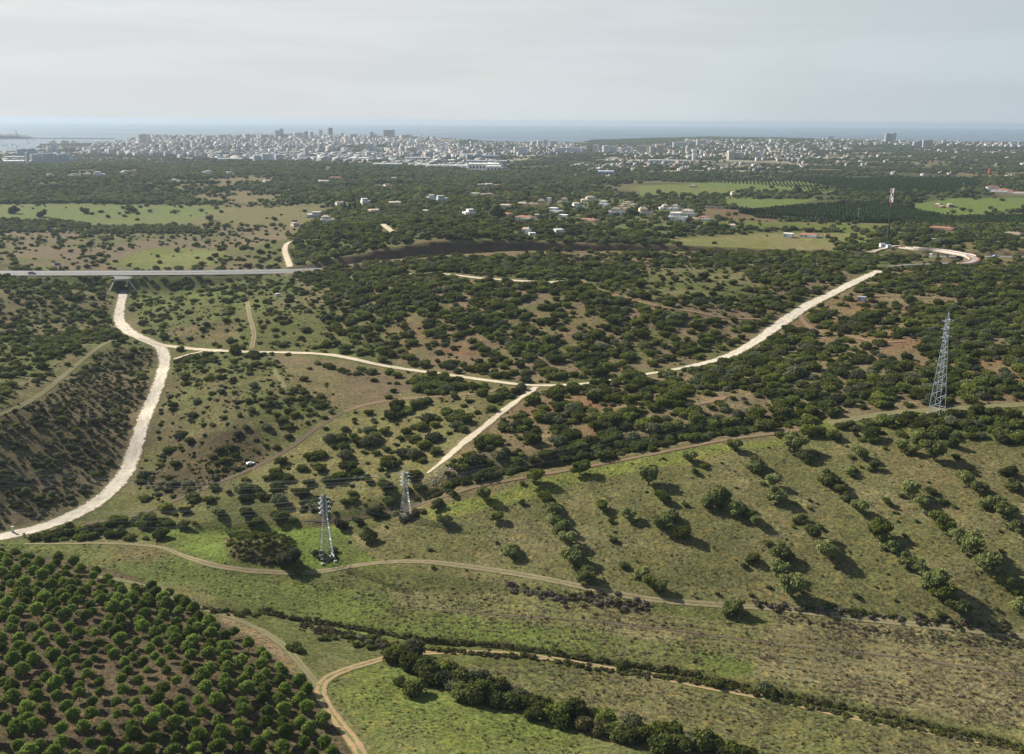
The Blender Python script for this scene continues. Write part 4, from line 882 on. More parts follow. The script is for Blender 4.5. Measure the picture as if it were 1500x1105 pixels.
# shrubs do not grow into one another: thin out the near ones on a grid
key_ = {}; keepn = np.ones(len(sx), bool); order = np.argsort(-sr)
for i in order:
    if sy[i] > 1500: continue
    gx_, gy_ = int(sx[i]//6), int(sy[i]//6); hitf = False
    for ax in (-1, 0, 1):
        for ay in (-1, 0, 1):
            for j in key_.get((gx_+ax, gy_+ay), ()):
                if (sx[i]-sx[j])**2+(sy[i]-sy[j])**2 < (.44*(sr[i]+sr[j]))**2: hitf = True; break
            if hitf: break
        if hitf: break
    if hitf: keepn[i] = False
    else: key_.setdefault((gx_, gy_), []).append(i)
sx, sy, sr, smix = sx[keepn], sy[keepn], sr[keepn], smix[keepn]
sz = hgt(sx, sy); u = RNG.random(len(sx)); kind_ = np.where(u < smix[:, 0], 0, np.where(u < smix[:, 0]+smix[:, 1], 1, 2))
ppx, ppy, pw = to_px(sx, sy, sz); npx = sr*2*FPX/pw
infr = (ppx > 5) & (ppx < 1495) & (ppy < 1098) & (ppy > 180)
score = np.where(infr & (pw < 1500), npx, 0); top = np.argsort(-score)[:295]; istop = np.zeros(len(sx), bool); istop[top] = True
hs = sr*(.80+.30*RNG.random(len(sr))); rot = RNG.random(len(sr))*2*PI
farm = pw > 1150
v_near = np.where(kind_ == 0, np.array([0, 1, 2, 7])[RNG.integers(0, 4, len(sx))], np.where(kind_ == 1, 3+RNG.integers(0, 2, len(sx)), 5+RNG.integers(0, 2, len(sx))))
v_far = np.where(kind_ == 0, RNG.integers(0, 3, len(sx)), np.where(kind_ == 1, 3, 4)); v_far = np.where((RNG.random(len(sx)) < .004) & farm, 5, v_far)
v_far = np.where((kind_ == 1) & (pw > 1800), 0, v_far)
S3 = np.stack([sr, sr, hs], 1); P3 = np.stack([sx, sy, sz-.12*sr], 1)
m = (~istop) & (~farm); scatter('scrub', 'shrub', P3[m], v_near[m], S3[m], rot[m], label='evergreen scrub covering the hills')
m = (~istop) & farm; S3f = S3*1.08; scatter('distant_woodland', 'far', P3[m], v_far[m], S3f[m], rot[m], label='distant woodland and scrub fading to blue before the town')
print('shrubs', len(sx), 'near', int((~farm).sum()))
# ------------------------------------------------------------------ landmarks used to tell plants apart
LM = [('the mouth of the underpass',180,432),('the fork of the chalk road and gravel road',237,512),('the chalk road where it leaves the frame',20,782),('the sharp bend of the chalk road',175,480),
('the tall lattice pylon on the hill',1371,600),('the lattice pylon in the valley',480,822),('the lattice pylon amid brush',595,757),('the junction of gravel road and quarry track',786,566),
('the lower end of the quarry track',625,694),('the top end of the white road',1287,398),('the middle of the white road',1140,477),('the lower end of the white road',1020,535),('the sandy path bend',1200,487),
('the pale gravel clearing below the white road',1045,588),('the right end of the reddish hill track',1197,627),('the middle of the reddish hill track',850,686),('the left end of the reddish hill track',450,765),
('the twin rut track on the far slope',368,480),('the crest of the dark terraced hill',150,510),('the foot of the dark terraced hill',60,765),('the small car on the red track',367,680),('the orange earth track start',510,603),
('the small hut beside the white road',1262,437),('the scrubby knoll',370,800),('the pale end of the scrub lane',840,412),('the middle of the gravel road',560,537),('the gravel road below the twin rut track',368,517),('the right end of the grassy track',1480,592)]
LMW = hit([l[1] for l in LM], [l[2] for l in LM])
ORD = ['nearest','second nearest','third nearest','fourth nearest','fifth nearest','sixth nearest','seventh nearest','eighth nearest','ninth nearest','tenth nearest','eleventh nearest','twelfth nearest','thirteenth nearest','fourteenth nearest','fifteenth nearest','sixteenth nearest','seventeenth nearest','eighteenth nearest','nineteenth nearest','twentieth nearest']+[f'twenty-{b} nearest' for b in ('first','second','third','fourth','fifth','sixth','seventh','eighth','ninth')]+['thirtieth nearest']+[f'thirty-{b} nearest' for b in ('first','second','third','fourth','fifth','sixth','seventh','eighth','ninth')]
TONE = ['dark green', 'yellowish green', 'grey green']
def zone_name(px, py):
    if py > 770: return 'in the near valley'
    if px < 440 and py < 520: return 'on the slope between motorway and gravel road'
    if px < 240: return 'on the dark terraced hill'
    if px < 640 or py > 700: return 'on the slope between the chalk road and quarry track'
    if py < 540 - (px-1000)*.42 and py < 560: return 'on the scrub hill above the gravel road'
    return 'in the thick scrub below the white road'
def named_by_landmark(ii, X, Y, what, catg, base_group, maxrank=20):
    """labels for a set of plants: rank by distance to the closest landmark"""
    out = [None]*len(ii); D = np.hypot(X[:, None]-LMW[:, 0], Y[:, None]-LMW[:, 1]); near = D.argmin(1)
    for l in range(len(LM)):
        g = np.nonzero(near == l)[0]; g = g[np.argsort(D[g, l])]; byk = {}
        for j in g:
            w = what(j); byk.setdefault(w, []).append(j)
        for w, js in byk.items():
            for r_, j in enumerate(js): out[j] = (r_, w, l)
    return out
it = np.nonzero(istop)[0]
res = named_by_landmark(it, sx[it], sy[it], lambda j: TONE[kind_[it[j]]], 'shrub', '')
for j, i in enumerate(it):
    o = link('shrub', shr[v_near[i]], None, (sx[i], sy[i], sz[i]-.12*sr[i])); o.rotation_euler = (0, 0, rot[i]); o.scale = tuple(S3[i])
    r_, w, l = res[j]
    if r_ < len(ORD): lab = f"{w} shrub {ORD[r_]} to {LM[l][0]}"
    else: lab = f"{w} rounded shrub {zone_name(ppx[i], ppy[i])}"
    tag(o, lab, 'shrub', 'large rounded shrubs '+zone_name(ppx[i], ppy[i]))
# ------------------------------------------------------------------ broad leaved trees on the grassy hillside, by hand
def trunk_mesh(seed, h=1.0, r=.07, limbs=4):
    b = MB(); rr = random.Random(seed); top_ = (rr.uniform(-.06, .06), rr.uniform(-.06, .06), h*.62)
    b.bar((0, 0, -.08), top_, r*2, t2=r*1.5, n=6)
    for k in range(limbs):
        a = 2*PI*k/limbs+rr.random(); b.bar(top_, (math.cos(a)*.38, math.sin(a)*.38, h*(1.0+.35*rr.random())), r*1.2, t2=r*.5, n=5)
    return b.mesh('trunk', BARK)
TREE = []
for k, (m, n) in enumerate([(L_ALM, 6), (L_ALM, 8), (L_OLIVE, 6), (L_GREY, 6), (L_DARK, 7), (L_ALM, 5)]):
    TREE.append((trunk_mesh(k, .75, .065), crown_mesh('crown', 400+k, tree_lobes(400+k, n, .02, .95, .60, .44), 1300, .105, m, core=1, shrink=.78, loose=.16)))
def make_tree(name, x, y, z, r, h, k, label, group, sink=.0):
    root = bpy.data.objects.new(name, None); COL.objects.link(root); root.location = (x, y, z-sink); root.rotation_euler = (0, 0, random.random()*6.28); root.scale = (r, r, h)
    root.empty_display_size = .5
    link('trunk', TREE[k][0], root); link('crown', TREE[k][1], root); tag(root, label, 'tree', group); return root
TR = [ # x, y of the crown's centre, radius in photo pixels, kind (0 orchard, 1 dark, 2 grey), row
(784,696,12,0,'A'),(793,716,8,0,'A'),(801,730,12,0,'A'),(810,744,13,0,'A'),(814,757,12,0,'A'),(822,770,13,0,'A'),(831,787,13,0,'A'),(845,811,18,0,'A'),(857,840,14,0,'A'),
(849,684,13,0,''),(765,734,5,1,''),(1009,666,11,0,''),(1075,650,11,0,'B'),(1110,677,15,0,'B'),(950,695,17,0,'C'),(971,727,11,0,'C'),(882,740,10,0,'D'),(921,754,11,0,'D'),(895,761,5,1,'D'),
(968,762,14,0,'C'),(986,752,11,0,'C'),(997,778,12,0,'C'),(1048,725,20,0,'B'),(1075,740,14,0,'B'),(1096,752,9,0,'B'),(1107,762,9,0,'B'),(752,806,11,0,''),(938,837,11,0,'D'),(955,852,12,0,'D'),(968,857,11,0,'D'),
(1162,647,17,0,'E'),(1146,638,10,0,'E'),(1180,666,12,0,'E'),(1261,662,12,0,'F'),(1280,680,9,0,'F'),(1342,637,12,0,'G'),(1320,652,10,0,'F'),(1367,660,17,0,'G'),(1397,649,9,0,'G'),(1335,657,9,0,'G'),
(1216,697,15,0,'E'),(1231,714,9,0,'E'),(1243,726,10,0,'E'),(1258,741,12,0,'E'),(1137,720,15,0,'B'),(1131,704,11,0,'B'),(1414,700,13,0,'G'),(1332,715,16,0,'F'),(1350,734,12,0,'F'),(1435,715,12,0,'G'),
(1452,731,16,0,'G'),(1471,747,14,0,'G'),(1488,766,14,0,'G'),(1485,707,12,0,''),(1480,688,12,1,''),(1170,757,10,0,'H'),(1192,778,14,0,'H'),(1211,802,17,0,'H'),(1287,776,18,0,'I'),(1301,795,12,0,'I'),
(1330,815,14,0,'I'),(1346,827,13,0,'I'),(1365,848,18,0,'I'),(1377,760,14,0,'F'),(1385,769,11,0,'F'),(1400,780,12,0,'F'),(1420,795,17,0,'F'),(1450,828,20,0,'F'),(1472,850,14,0,'F'),(1147,806,15,0,'J'),(1140,832,13,0,'J'),
(1158,857,20,0,'J'),(1379,865,16,0,'I'),(1404,885,16,0,'I'),(1493,868,12,0,'F'),(1497,885,14,0,'F'),(1076,885,15,1,''),(500,766,10,2,''),(525,762,8,2,''),(549,748,12,2,''),(537,781,12,1,''),(547,784,8,1,''),
(640,736,10,0,''),(651,760,11,0,''),(709,723,12,0,''),(664,721,6,0,''),(727,756,9,0,''),(745,800,12,0,''),(422,814,17,2,''),(437,828,10,1,''),(1245,690,8,0,''),(1105,815,10,1,''),(1300,735,7,0,''),(1018,690,6,1,'')]
CARD = ['first','second','third','fourth','fifth','sixth','seventh','eighth','ninth','tenth','eleventh','twelfth','thirteenth','fourteenth','fifteenth','sixteenth','seventeenth','eighteenth','nineteenth','twentieth']+[f'{a}-{b}' for a in ('twenty','thirty','forty','fifty') for b in ('first','second','third','fourth','fifth','sixth','seventh','eighth','ninth','tenth')]
ROWN = {'A':'long slanting row nearest the pylons','B':'row past the biggest round tree','C':'short broken row amid the hillside','D':'thin row with a bare tree','E':'row below the end of the reddish track','F':'row slanting to the lower hillside corner','G':'upper row below the scrub edge','H':'short row of three','I':'long row ending at a big tree shadow','J':'cluster at the foot of the slope'}
rowc = {}; solo = 0
PT = hit([t_[0] for t_ in TR], [t_[1]+t_[2]*.85 for t_ in TR]); _, _, tw = to_px(PT[:, 0], PT[:, 1], PT[:, 2])
TREEPOS = []
SOLO = sorted(t_[0] for t_ in TR if not t_[4])
for i, (px, py, r, k, row) in enumerate(TR):
    R_ = r*tw[i]/FPX*1.25; kk_ = {0: random.choice([0, 1, 2, 5, 0, 1]), 1: 4, 2: 3}[k]; x, y, z = PT[i]; h = R_*random.uniform(1.0, 1.22)
    size_ = 'large' if r >= 16 else 'medium' if r >= 12 else 'small'
    tone = {0: 'light green', 1: 'dark green', 2: 'grey green'}[k]
    if row:
        rowc[row] = rowc.get(row, 0)+1; lab = f"{tone} tree, {CARD[rowc[row]-1]} down the {ROWN[row]}"
        grp = 'trees in the '+ROWN[row]
    else:
        D = np.hypot(x-LMW[:, 0], y-LMW[:, 1]); l = int(D.argmin()); solo += 1
        lab = f"{size_} {tone} tree, {CARD[SOLO.index(px)]} from the left of the scattered single trees"; grp = 'scattered trees on the grassy slope'
    make_tree('bushy_tree', x, y, z, R_, h, kk_, lab, grp); TREEPOS.append((x, y, R_))
def bare_tree(px, py, h, lab):
    x, y, z = hit(px, py)[0]; root = bpy.data.objects.new('bare_tree', None); COL.objects.link(root); root.location = (x, y, z); tag(root, lab, 'tree')
    M_ = mat('dead_wood', (.30, .26, .22), 1, .2, 2); b = MB(); b.bar((0, 0, -.2), (.1, 0, h*.45), .35, t2=.24, n=6); b.build('trunk', M_, root); b = MB(); rr = random.Random(px)
    def grow(p, d, l, t_, n):
        q = p+d*l; b.bar(p, q, t_, t2=t_*.6, n=4)
        if n:
            for k in range(3): grow(q, (d+Vector((rr.uniform(-.8, .8), rr.uniform(-.8, .8), rr.uniform(-.1, .6)))).normalized(), l*.68, t_*.6, n-1)
    for k in range(4): grow(Vector((.1, 0, h*.44)), Vector((rr.uniform(-.6, .6), rr.uniform(-.6, .6), .8)).normalized(), h*.26, .15, 3)
    b.build('branches', M_, root)
bare_tree(869, 722, 5, 'bare leafless grey tree on the grassy slope right of the long slanting row')
bare_tree(913, 972, 5, 'bare leafless grey tree standing in the ditch brush')
bare_tree(930, 748, 4.5, 'bare twiggy tree rising behind a bush in the thin row')
# ------------------------------------------------------------------ thicket in the dip at the bottom
TH = [(575,960,12,1),(585,954,12,0),(605,951,14,2),(600,969,14,1),(615,972,14,0),(628,980,14,0),(645,977,13,1),(657,976,12,0),(632,992,13,0),(585,997,7,0),(606,1007,13,0),(652,995,12,2),(663,1002,12,2),(675,996,12,0),(688,992,13,2),(705,992,12,2),
(676,1014,13,0),(695,1017,14,0),(712,1009,14,1),(730,1010,14,0),(725,1024,12,0),(745,1024,14,0),(760,1018,12,2),(777,1027,14,0),(795,1034,13,0),(781,1046,10,0),(810,1040,14,1),(827,1036,12,1),(822,1054,13,1),(845,1041,14,0),(855,1057,13,3),
(864,1046,12,0),(885,1051,14,1),(877,1065,12,3),(900,1069,13,0),(914,1074,12,0),(925,1052,10,2),(931,1063,10,2),(922,1080,11,0),(940,1073,12,0),(962,1073,14,1),(985,1068,14,1),(970,1090,15,0),(992,1090,14,0),(1015,1083,14,2),(1028,1086,13,0),(1045,1088,13,1),(1060,1096,12,0),(1080,1101,14,1),(1100,1106,12,0),
(430,946,8,0),(437,951,6,0),(1119,1007,10,2),(1129,1014,9,0),(1050,1000,8,0),(910,975,7,0)]
PT = hit([t_[0] for t_ in TH], [t_[1]+t_[2]*.7 for t_ in TH]); _, _, tw = to_px(PT[:, 0], PT[:, 1], PT[:, 2])
TN = ['dark green', 'olive green', 'grey green', 'brownish']
brown_shr = crown_mesh('shrub', 150, dome_lobes(150, 6, .5, .5, 1.05), 950, .125, L_REED)
PICK = [[0, 1, 2, 7], [3, 4], [5, 6], [8]]; SH2 = shr+[brown_shr]; n_in = 0
for i, (px, py, r, k) in enumerate(TH):
    R_ = r*tw[i]/FPX*1.38; x, y, z = PT[i]; o = link('thicket_bush', SH2[random.choice(PICK[k])], None, (x, y, z-.2)); o.rotation_euler = (0, 0, random.random()*6.28)
    o.scale = (R_, R_, R_*random.uniform(.95, 1.25))
    if i < 50:
        n_in += 1; tag(o, f"{TN[k]} bush, {CARD[n_in-1]} along the dense thicket from its upper end", 'bush', 'dense thicket in the dip of the lower field')
    else:
        D = np.hypot(x-LMW[:, 0], y-LMW[:, 1]); tag(o, ['lone dark bush on the grass right of the pine plantation', 'low bush touching the lone dark bush by the plantation', 'pale grey green bush beside the brush of the ditch', 'dark bush in front of the pale grey bush in the ditch', 'small dark bush on the ditch above the rutted track', 'dark bush under the bare tree in the ditch'][i-50], 'bush')
# ------------------------------------------------------------------ pine plantation
PINE = [(trunk_mesh(50+k, .62, .045, 3), crown_mesh('crown', 500+k, [(0, 0, 1.05, .60, .62)]+[(math.cos(a)*.34, math.sin(a)*.34, .85+.38*((j*7+k) % 3)/2, .44, .42) for j, a in enumerate(np.linspace(0, 5.4, 6)+k)]+[(0.06, 0, 1.50, .36, .32)], 1250, .10, L_PINE, core=1, shrink=.78, loose=.12)) for k in range(5)]
PA = [(-80,818),(25,815),(110,830),(195,858),(235,870),(300,905),(345,935),(390,955),(430,985),(455,1020),(478,1050),(508,1100),(545,1160),(560,1300),(-150,1300),(-150,820)]
g = []
for i in range(-40, 60):
    for j in range(-10, 60):
        a = math.radians(14); u_, v_ = i*4.9+(j % 2)*1.2+random.gauss(0, .4), j*5.1+random.gauss(0, .4)
        g.append((-110+u_*math.cos(a)-v_*math.sin(a), 165+u_*math.sin(a)+v_*math.cos(a)))
g = np.array(g); gz = hgt(g[:, 0], g[:, 1]); gpx, gpy, gw = to_px(g[:, 0], g[:, 1], gz)
m = inpoly(gpx, gpy, PA) & (RNG.random(len(g)) > .07) & (gpy < 1180) & (gpx > -70); g, gz, gpx, gpy, gw = g[m], gz[m], gpx[m], gpy[m], gw[m]
gs = 2.32*(.78+.42*RNG.random(len(g))); gs *= np.where(fbm(g[:, 0], g[:, 1], 30, 2, .5, 81) > .28, .82, 1.0)
inside = (gpx > -8) & (gpy < 1125); order = np.argsort(-(gs/gw)*inside)
print('pines', len(g), 'in frame', int(inside.sum()))
edge_c = {}
for rank, i in enumerate(order[:300]):
    if not inside[i]: break
    k = int(RNG.integers(0, 5)); root = bpy.data.objects.new('pine_tree', None); COL.objects.link(root); root.location = (g[i, 0], g[i, 1], gz[i]); root.rotation_euler = (0, 0, random.random()*6.28)
    root.scale = (gs[i], gs[i], gs[i]*random.uniform(.9, 1.15)); link('trunk', PINE[k][0], root); link('crown', PINE[k][1], root)
    root['category'] = 'pine tree'; root['group'] = 'young round pines of the plantation'; edge_c[i] = root
# rows: label by band from the bottom edge and by order from the plantation's right-hand edge
bands = {}
for i, o in edge_c.items(): bands.setdefault(int((1125-gpy[i])//20), []).append(i)
CARD = ['first','second','third','fourth','fifth','sixth','seventh','eighth','ninth','tenth','eleventh','twelfth','thirteenth','fourteenth','fifteenth','sixteenth','seventeenth','eighteenth','nineteenth','twentieth']+[f'{a}-{b}' for a in ('twenty','thirty','forty','fifty') for b in ('first','second','third','fourth','fifth','sixth','seventh','eighth','ninth','tenth')]
for bnd, ii in bands.items():
    ii.sort(key=lambda i: -gpx[i])
    for q, i in enumerate(ii): edge_c[i]['label'] = f"young round pine, {CARD[q]} in from the track, {CARD[bnd]} band up the plantation"
rest = [i for i in range(len(g)) if i not in edge_c]
pcol('pine', [p[1] for p in PINE], 'pine_crown')
rest = np.array(rest); rs = gs[rest]; scatter('plantation_pines', 'pine', np.stack([g[rest, 0], g[rest, 1], gz[rest]], 1), RNG.integers(0, 5, len(rest)), np.stack([rs, rs, rs], 1), RNG.random(len(rest))*6.28, label='remaining young pines of the plantation')
# ------------------------------------------------------------------ brush in the ditch, heath, brambles, tufts
def along(pts, z, n, spread, rmin, rmax, kinds, key='heath', name='ditch_brush', label='', gapn=.0, flat=1.0):
    c = catmull(pts, 10); w = hit(c[:, 0], c[:, 1])[:, :2]; s_ = np.concatenate([[0], np.cumsum(np.hypot(*(w[1:]-w[:-1]).T))])
    q = RNG.random(n)*s_[-1]; x = np.interp(q, s_, w[:, 0])+RNG.normal(0, spread, n)*.4; y = np.interp(q, s_, w[:, 1])+RNG.normal(0, spread, n)
    k = fbm(q, q*0, 18, 3, .6, 91) > gapn-1; x, y = x[k], y[k]; n = len(x); r = rmin+(rmax-rmin)*RNG.random(n)**2
    scatter(name, key, np.stack([x, y, hgt(x, y)-.1*r], 1), RNG.choice(kinds, n), np.stack([r, r, r*flat*(.8+.5*RNG.random(n))], 1), RNG.random(n)*6.28, label=label)
along(DITCH[:-1]+[(1520,1098)], 17, 1000, .45, .4, 1.0, [0, 4, 4, 5, 5, 1], label='dark brush lining the ditch across the valley')
along([(560,944),(620,951),(700,957),(800,967),(900,984),(1000,997),(1080,1011),(1180,1035),(1300,1060),(1500,1100)], 17, 500, .7, .5, 1.2, [4, 0, 2, 4], name='reed_fringe', label='yellowish reeds fringing the ditch')
along([(440,915),(500,930),(560,945),(570,955)], 18, 150, 2.0, .5, 1.1, [4, 4, 0, 3], name='reed_bed', label='brown reed bed beside the thicket')
along([(1100,886),(1160,892),(1230,899),(1300,905),(1400,915),(1480,924)], 22, 200, 1.0, .4, 1.2, [3, 0, 3, 5, 1], name='bramble_bank', label='dry brambles on the bank above the valley track')
along([(740,858),(770,864),(830,878),(880,880),(930,888),(950,890)], 21, 110, 1.6, .6, 1.5, [3, 3, 0], name='bramble_patch', label='grey dry brambles below the valley track')
along([(1140,905),(1250,920),(1350,932),(1500,945)], 22, 260, 1.2, .3, .6, [3, 0, 0], name='dry_heath', label='low purplish dry heath along the valley track')
along([(200,862),(260,885),(330,897),(400,900)], 19, 160, 1.2, .5, 1.2, [0, 4, 5], name='ditch_weeds', label='brown weeds beside the pine plantation')
# cells again for small ground plants
def small(name, key, polys, rmin, rmax, kinds, label, hgt_=1.0, maxd=900, seed=0, wl=12):
    dens = np.zeros((NR, NAZ))
    for poly, dn in polys: dens[inpoly(wx2, wy2, poly)] = dn
    dens *= np.clip(.6+1.6*fbm(GX, GY, wl, 3, .6, seed), .05, 2); lam = np.where((PXG > -120) & (PXG < 1620) & (PYG < 1190) & (D2 < maxd), dens*cellA, 0)
    cnt = RNG.poisson(lam); ri, ci_ = np.nonzero(cnt); rep = cnt[ri, ci_]; ri = np.repeat(ri, rep); ci_ = np.repeat(ci_, rep)
    d = DR[ri]+RNG.random(len(ri))*(DR[np.minimum(ri+1, NR-1)]-DR[ri]); a = AZ[ci_]+(RNG.random(len(ri))-.5)*(AZ[1]-AZ[0]); x, y = d*np.sin(a), d*np.cos(a)
    okk = np.ones(len(x), bool)
    for line, hw in ROADS:
        bb = np.nonzero((x > line[:, 0].min()-5) & (x < line[:, 0].max()+5) & (y > line[:, 1].min()-5) & (y < line[:, 1].max()+5))[0]; L = line[::2]
        for s0 in range(0, len(bb), 4000):
            q = bb[s0:s0+4000]; okk[q[np.min(np.hypot(x[q][:, None]-L[:, 0], y[q][:, None]-L[:, 1]), axis=1) < hw*.95+.1]] = False
    x, y = x[okk], y[okk]; n = len(x); r = rmin+(rmax-rmin)*RNG.random(n)**2
    print(name, n)
    scatter(name, key, np.stack([x, y, hgt(x, y)-.05*r], 1), RNG.choice(kinds, n), np.stack([r, r, r*hgt_*(.8+.5*RNG.random(n))], 1), RNG.random(n)*6.28, label=label)
small('hill_heath', 'heath', [([(-100,612),(60,590),(150,512),(225,512),(222,600),(165,700),(60,765),(-100,800)], .16), ([(245,530),(400,520),(500,600),(370,684),(220,745),(195,700)], .07), ([(250,640),(385,625),(375,680),(270,730),(215,715)], .22),
  ([(240,485),(300,470),(350,480),(350,505),(260,503)], .18), ([(335,785),(385,780),(425,790),(430,820),(380,832),(340,815)], .25), ([(-60,425),(165,428),(168,484),(0,600)], .05), ([(205,434),(430,404),(470,440),(480,516),(260,508),(206,488)], .04)],
  .35, 1.1, [0, 0, 1, 2, 5, 5], 'low dark heath and cistus on the slopes', .9, 900, 101, 16)
small('scrub_undergrowth', 'heath', [([(440,404),(560,380),(1290,382),(1560,394),(1560,606),(1200,622),(850,680),(640,735),(450,762),(200,785),(370,692),(620,590),(760,560),(480,508)], .022)], .4, 1.3, [0, 1, 2, 2, 5], 'low undergrowth between the shrubs', .8, 900, 102, 20)
small('dry_tufts', 'tuft', [([(560,770),(700,722),(850,692),(1000,665),(1200,642),(1560,640),(1560,930),(1100,890),(900,872),(560,828)], .10), ([(480,838),(700,845),(1000,890),(1560,940),(1560,1085),(1250,1035),(1000,985),(700,940),(560,925)], .55), ([(1150,900),(1560,945),(1560,1075),(1300,1040),(1100,980)], 1.5),
  ([(560,975),(800,970),(1560,1110),(1560,1250),(1100,1250),(1080,1095)], .75)], .5, 1.15, [0, 0, 1, 4, 0, 1], 'dry straw coloured weeds of the fallow fields', 1.1, 420, 103, 9)
small('grass_tufts', 'tuft', [([(560,770),(700,722),(850,692),(1000,665),(1200,642),(1560,640),(1560,930),(1100,890),(900,872),(560,828)], .16), ([(0,797),(240,800),(420,850),(640,870),(1000,940),(1130,975),(620,938),(420,900),(250,860),(0,820)], .45), ([(480,1000),(560,968),(620,990),(700,1030),(900,1085),(960,1250),(560,1250),(520,1090)], .55),
  ([(560,975),(800,970),(1560,1110),(1560,1250),(1100,1250),(1080,1095)], .3), ([(-60,815),(330,897),(475,1020),(540,1200),(-60,1200)], .14), ([(150,780),(500,770),(560,830),(240,800)], .3)], .4, .95, [2, 3, 3, 4], 'tufts of green grass in the fields', .9, 420, 104, 8)
small('field_scrub', 'heath', [([(480,838),(700,845),(1000,890),(1560,940),(1560,1085),(1250,1035),(1000,985),(700,940),(560,925)], .045), ([(560,975),(800,970),(1560,1110),(1560,1250),(1100,1250),(1080,1095)], .06), ([(560,770),(700,722),(850,692),(1000,665),(1200,642),(1560,640),(1560,930),(1100,890),(900,872),(560,828)], .035), ([(480,1000),(560,968),(620,990),(700,1030),(900,1085),(960,1250),(560,1250),(520,1090)], .02), ([(0,797),(240,800),(420,850),(640,870),(560,925),(420,900),(250,860),(0,820)], .05)],
  .22, .55, [0, 1, 4, 2, 3], 'small weeds and dead thistles in the fields', .7, 420, 105, 7)
# mown stubble lines in the straw coloured field
FP = [(640,880),(1000,905),(1560,955),(1560,1078),(1250,1034),(1000,980),(820,955),(640,935)]
A0, A1 = hit(700, 895)[0], hit(1480, 985)[0]; di = (A1-A0)[:2]; di /= np.hypot(*di); no_ = np.array([-di[1], di[0]]); uu, vv = np.meshgrid(np.arange(-60, 320, .8), np.arange(-120, 60, 2.6)); uu = uu.ravel()+RNG.normal(0, .3, uu.size); vv = vv.ravel()+RNG.normal(0, .22, vv.size)
xx, yy = A0[0]+di[0]*uu+no_[0]*vv, A0[1]+di[1]*uu+no_[1]*vv; yy = np.clip(yy, 120, 900); hh = hgt(xx, yy); a_, b_, _w = to_px(xx, yy, hh); m = inpoly(a_, b_, FP) & (fbm(xx, yy, 14, 3, .6, 141) > -.15); xx, yy, hh = xx[m], yy[m], hh[m]; n = len(xx); rr_ = .45+.4*RNG.random(n); print('stubble', n)
scatter('stubble_lines', 'tuft', np.stack([xx, yy, hh-.03], 1), RNG.choice([0, 1, 0, 4], n), np.stack([rr_, rr_, rr_], 1), RNG.random(n)*6.28, label='faint lines of dry stubble across the fallow field')
# small olive bushes in terraced rows on the dark hill
TP = [(-80,640),(60,592),(150,516),(222,518),(218,590),(190,640),(165,700),(60,762),(-100,795)]
gx = []
for i in range(-60, 60):
    for j in range(-60, 80):
        a = math.radians(-52); u_, v_ = i*5.6+random.gauss(0, .9), j*4.4+random.gauss(0, .8); gx.append((-200+u_*math.cos(a)-v_*math.sin(a), 440+u_*math.sin(a)+v_*math.cos(a)))
gx = np.array(gx); gzz = hgt(gx[:, 0], gx[:, 1]); a_, b_, _w = to_px(gx[:, 0], gx[:, 1], gzz); m = inpoly(a_, b_, TP) & (RNG.random(len(gx)) > .12)
for line, hw in ROADS[:1]: m &= seg_dist(gx[:, 0], gx[:, 1], line[::4])[0] > hw+1.5
gx, gzz = gx[m], gzz[m]; n = len(gx); rr_ = .7+.75*RNG.random(n); scatter('terraced_bushes', 'shrub', np.stack([gx[:, 0], gx[:, 1], gzz-.1], 1), RNG.choice([3, 5, 6, 6, 2], n), np.stack([rr_, rr_, rr_*1.2], 1), RNG.random(n)*6.28, label='small dark bushes in close terraced rows on the left hill')
# citrus groves in rows, cypress windbreak, young orchard
def grove(name, polys, spx, spy, r, h, kinds, z, ang_, label):
    X = []; Y = []; a = math.radians(ang_)
    for poly in polys:
        P = np.array(poly, float); wxx, wyy = at_z(P[:, 0], P[:, 1], np.full(len(P), float(z))); ctr = (wxx.mean(), wyy.mean()); ext = max(np.ptp(wxx), np.ptp(wyy))*.8
        i = np.arange(-ext, ext, spx); j = np.arange(-ext, ext, spy); I, J = np.meshgrid(i, j); I = I.ravel()+RNG.normal(0, .35, I.size); J = J.ravel()+RNG.normal(0, .3, J.size)
        x = ctr[0]+I*math.cos(a)-J*math.sin(a); y = ctr[1]+I*math.sin(a)+J*math.cos(a); y = np.clip(y, 150, 9000); qx, qy, _ = to_px(x, y, hgt(x, y)); m = inpoly(qx, qy, poly) & (RNG.random(len(x)) > .03); X.append(x[m]); Y.append(y[m])
    x = np.concatenate(X); y = np.concatenate(Y); n = len(x); rr = r*(.85+.3*RNG.random(n)); print(name, n)
    scatter(name, 'citrus', np.stack([x, y, hgt(x, y)-.1], 1), RNG.choice(kinds, n), np.stack([rr, rr, rr*h], 1), RNG.random(n)*6.28, label=label)
grove('citrus_grove', [[(1160,264),(1290,262),(1430,262),(1445,274),(1390,284),(1250,284),(1215,272)], [(1215,284),(1350,281),(1340,292),(1245,292)]], 5.5, 7.5, 3.0, 1.25, [0, 1], 36, 25, 'dark citrus grove planted in rows')
grove('lower_citrus_grove', [[(1085,310),(1150,303),(1240,297),(1325,297),(1345,310),(1400,318),(1560,315),(1560,328),(1330,328),(1200,326),(1110,320)]], 5.0, 7.0, 2.5, 1.2, [0, 1, 0, 1], 42, -18, 'dark green orchard rows behind the cypress windbreak')
grove('young_citrus', [[(1325,324),(1560,326),(1560,342),(1440,338),(1330,333)]], 4.5, 7.0, 2.0, 1.1, [2, 2, 0], 44, -10, 'lighter green young citrus rows')
grove('young_orchard', [[(1010,266),(1060,262),(1180,262),(1250,272),(1210,282),(1130,272)], [(960,258),(1130,260),(1250,262),(1180,266),(1000,264)]], 11, 12, 1.9, 1.2, [0, 1], 38, 30, 'young orchard trees dotted in rows over green field')
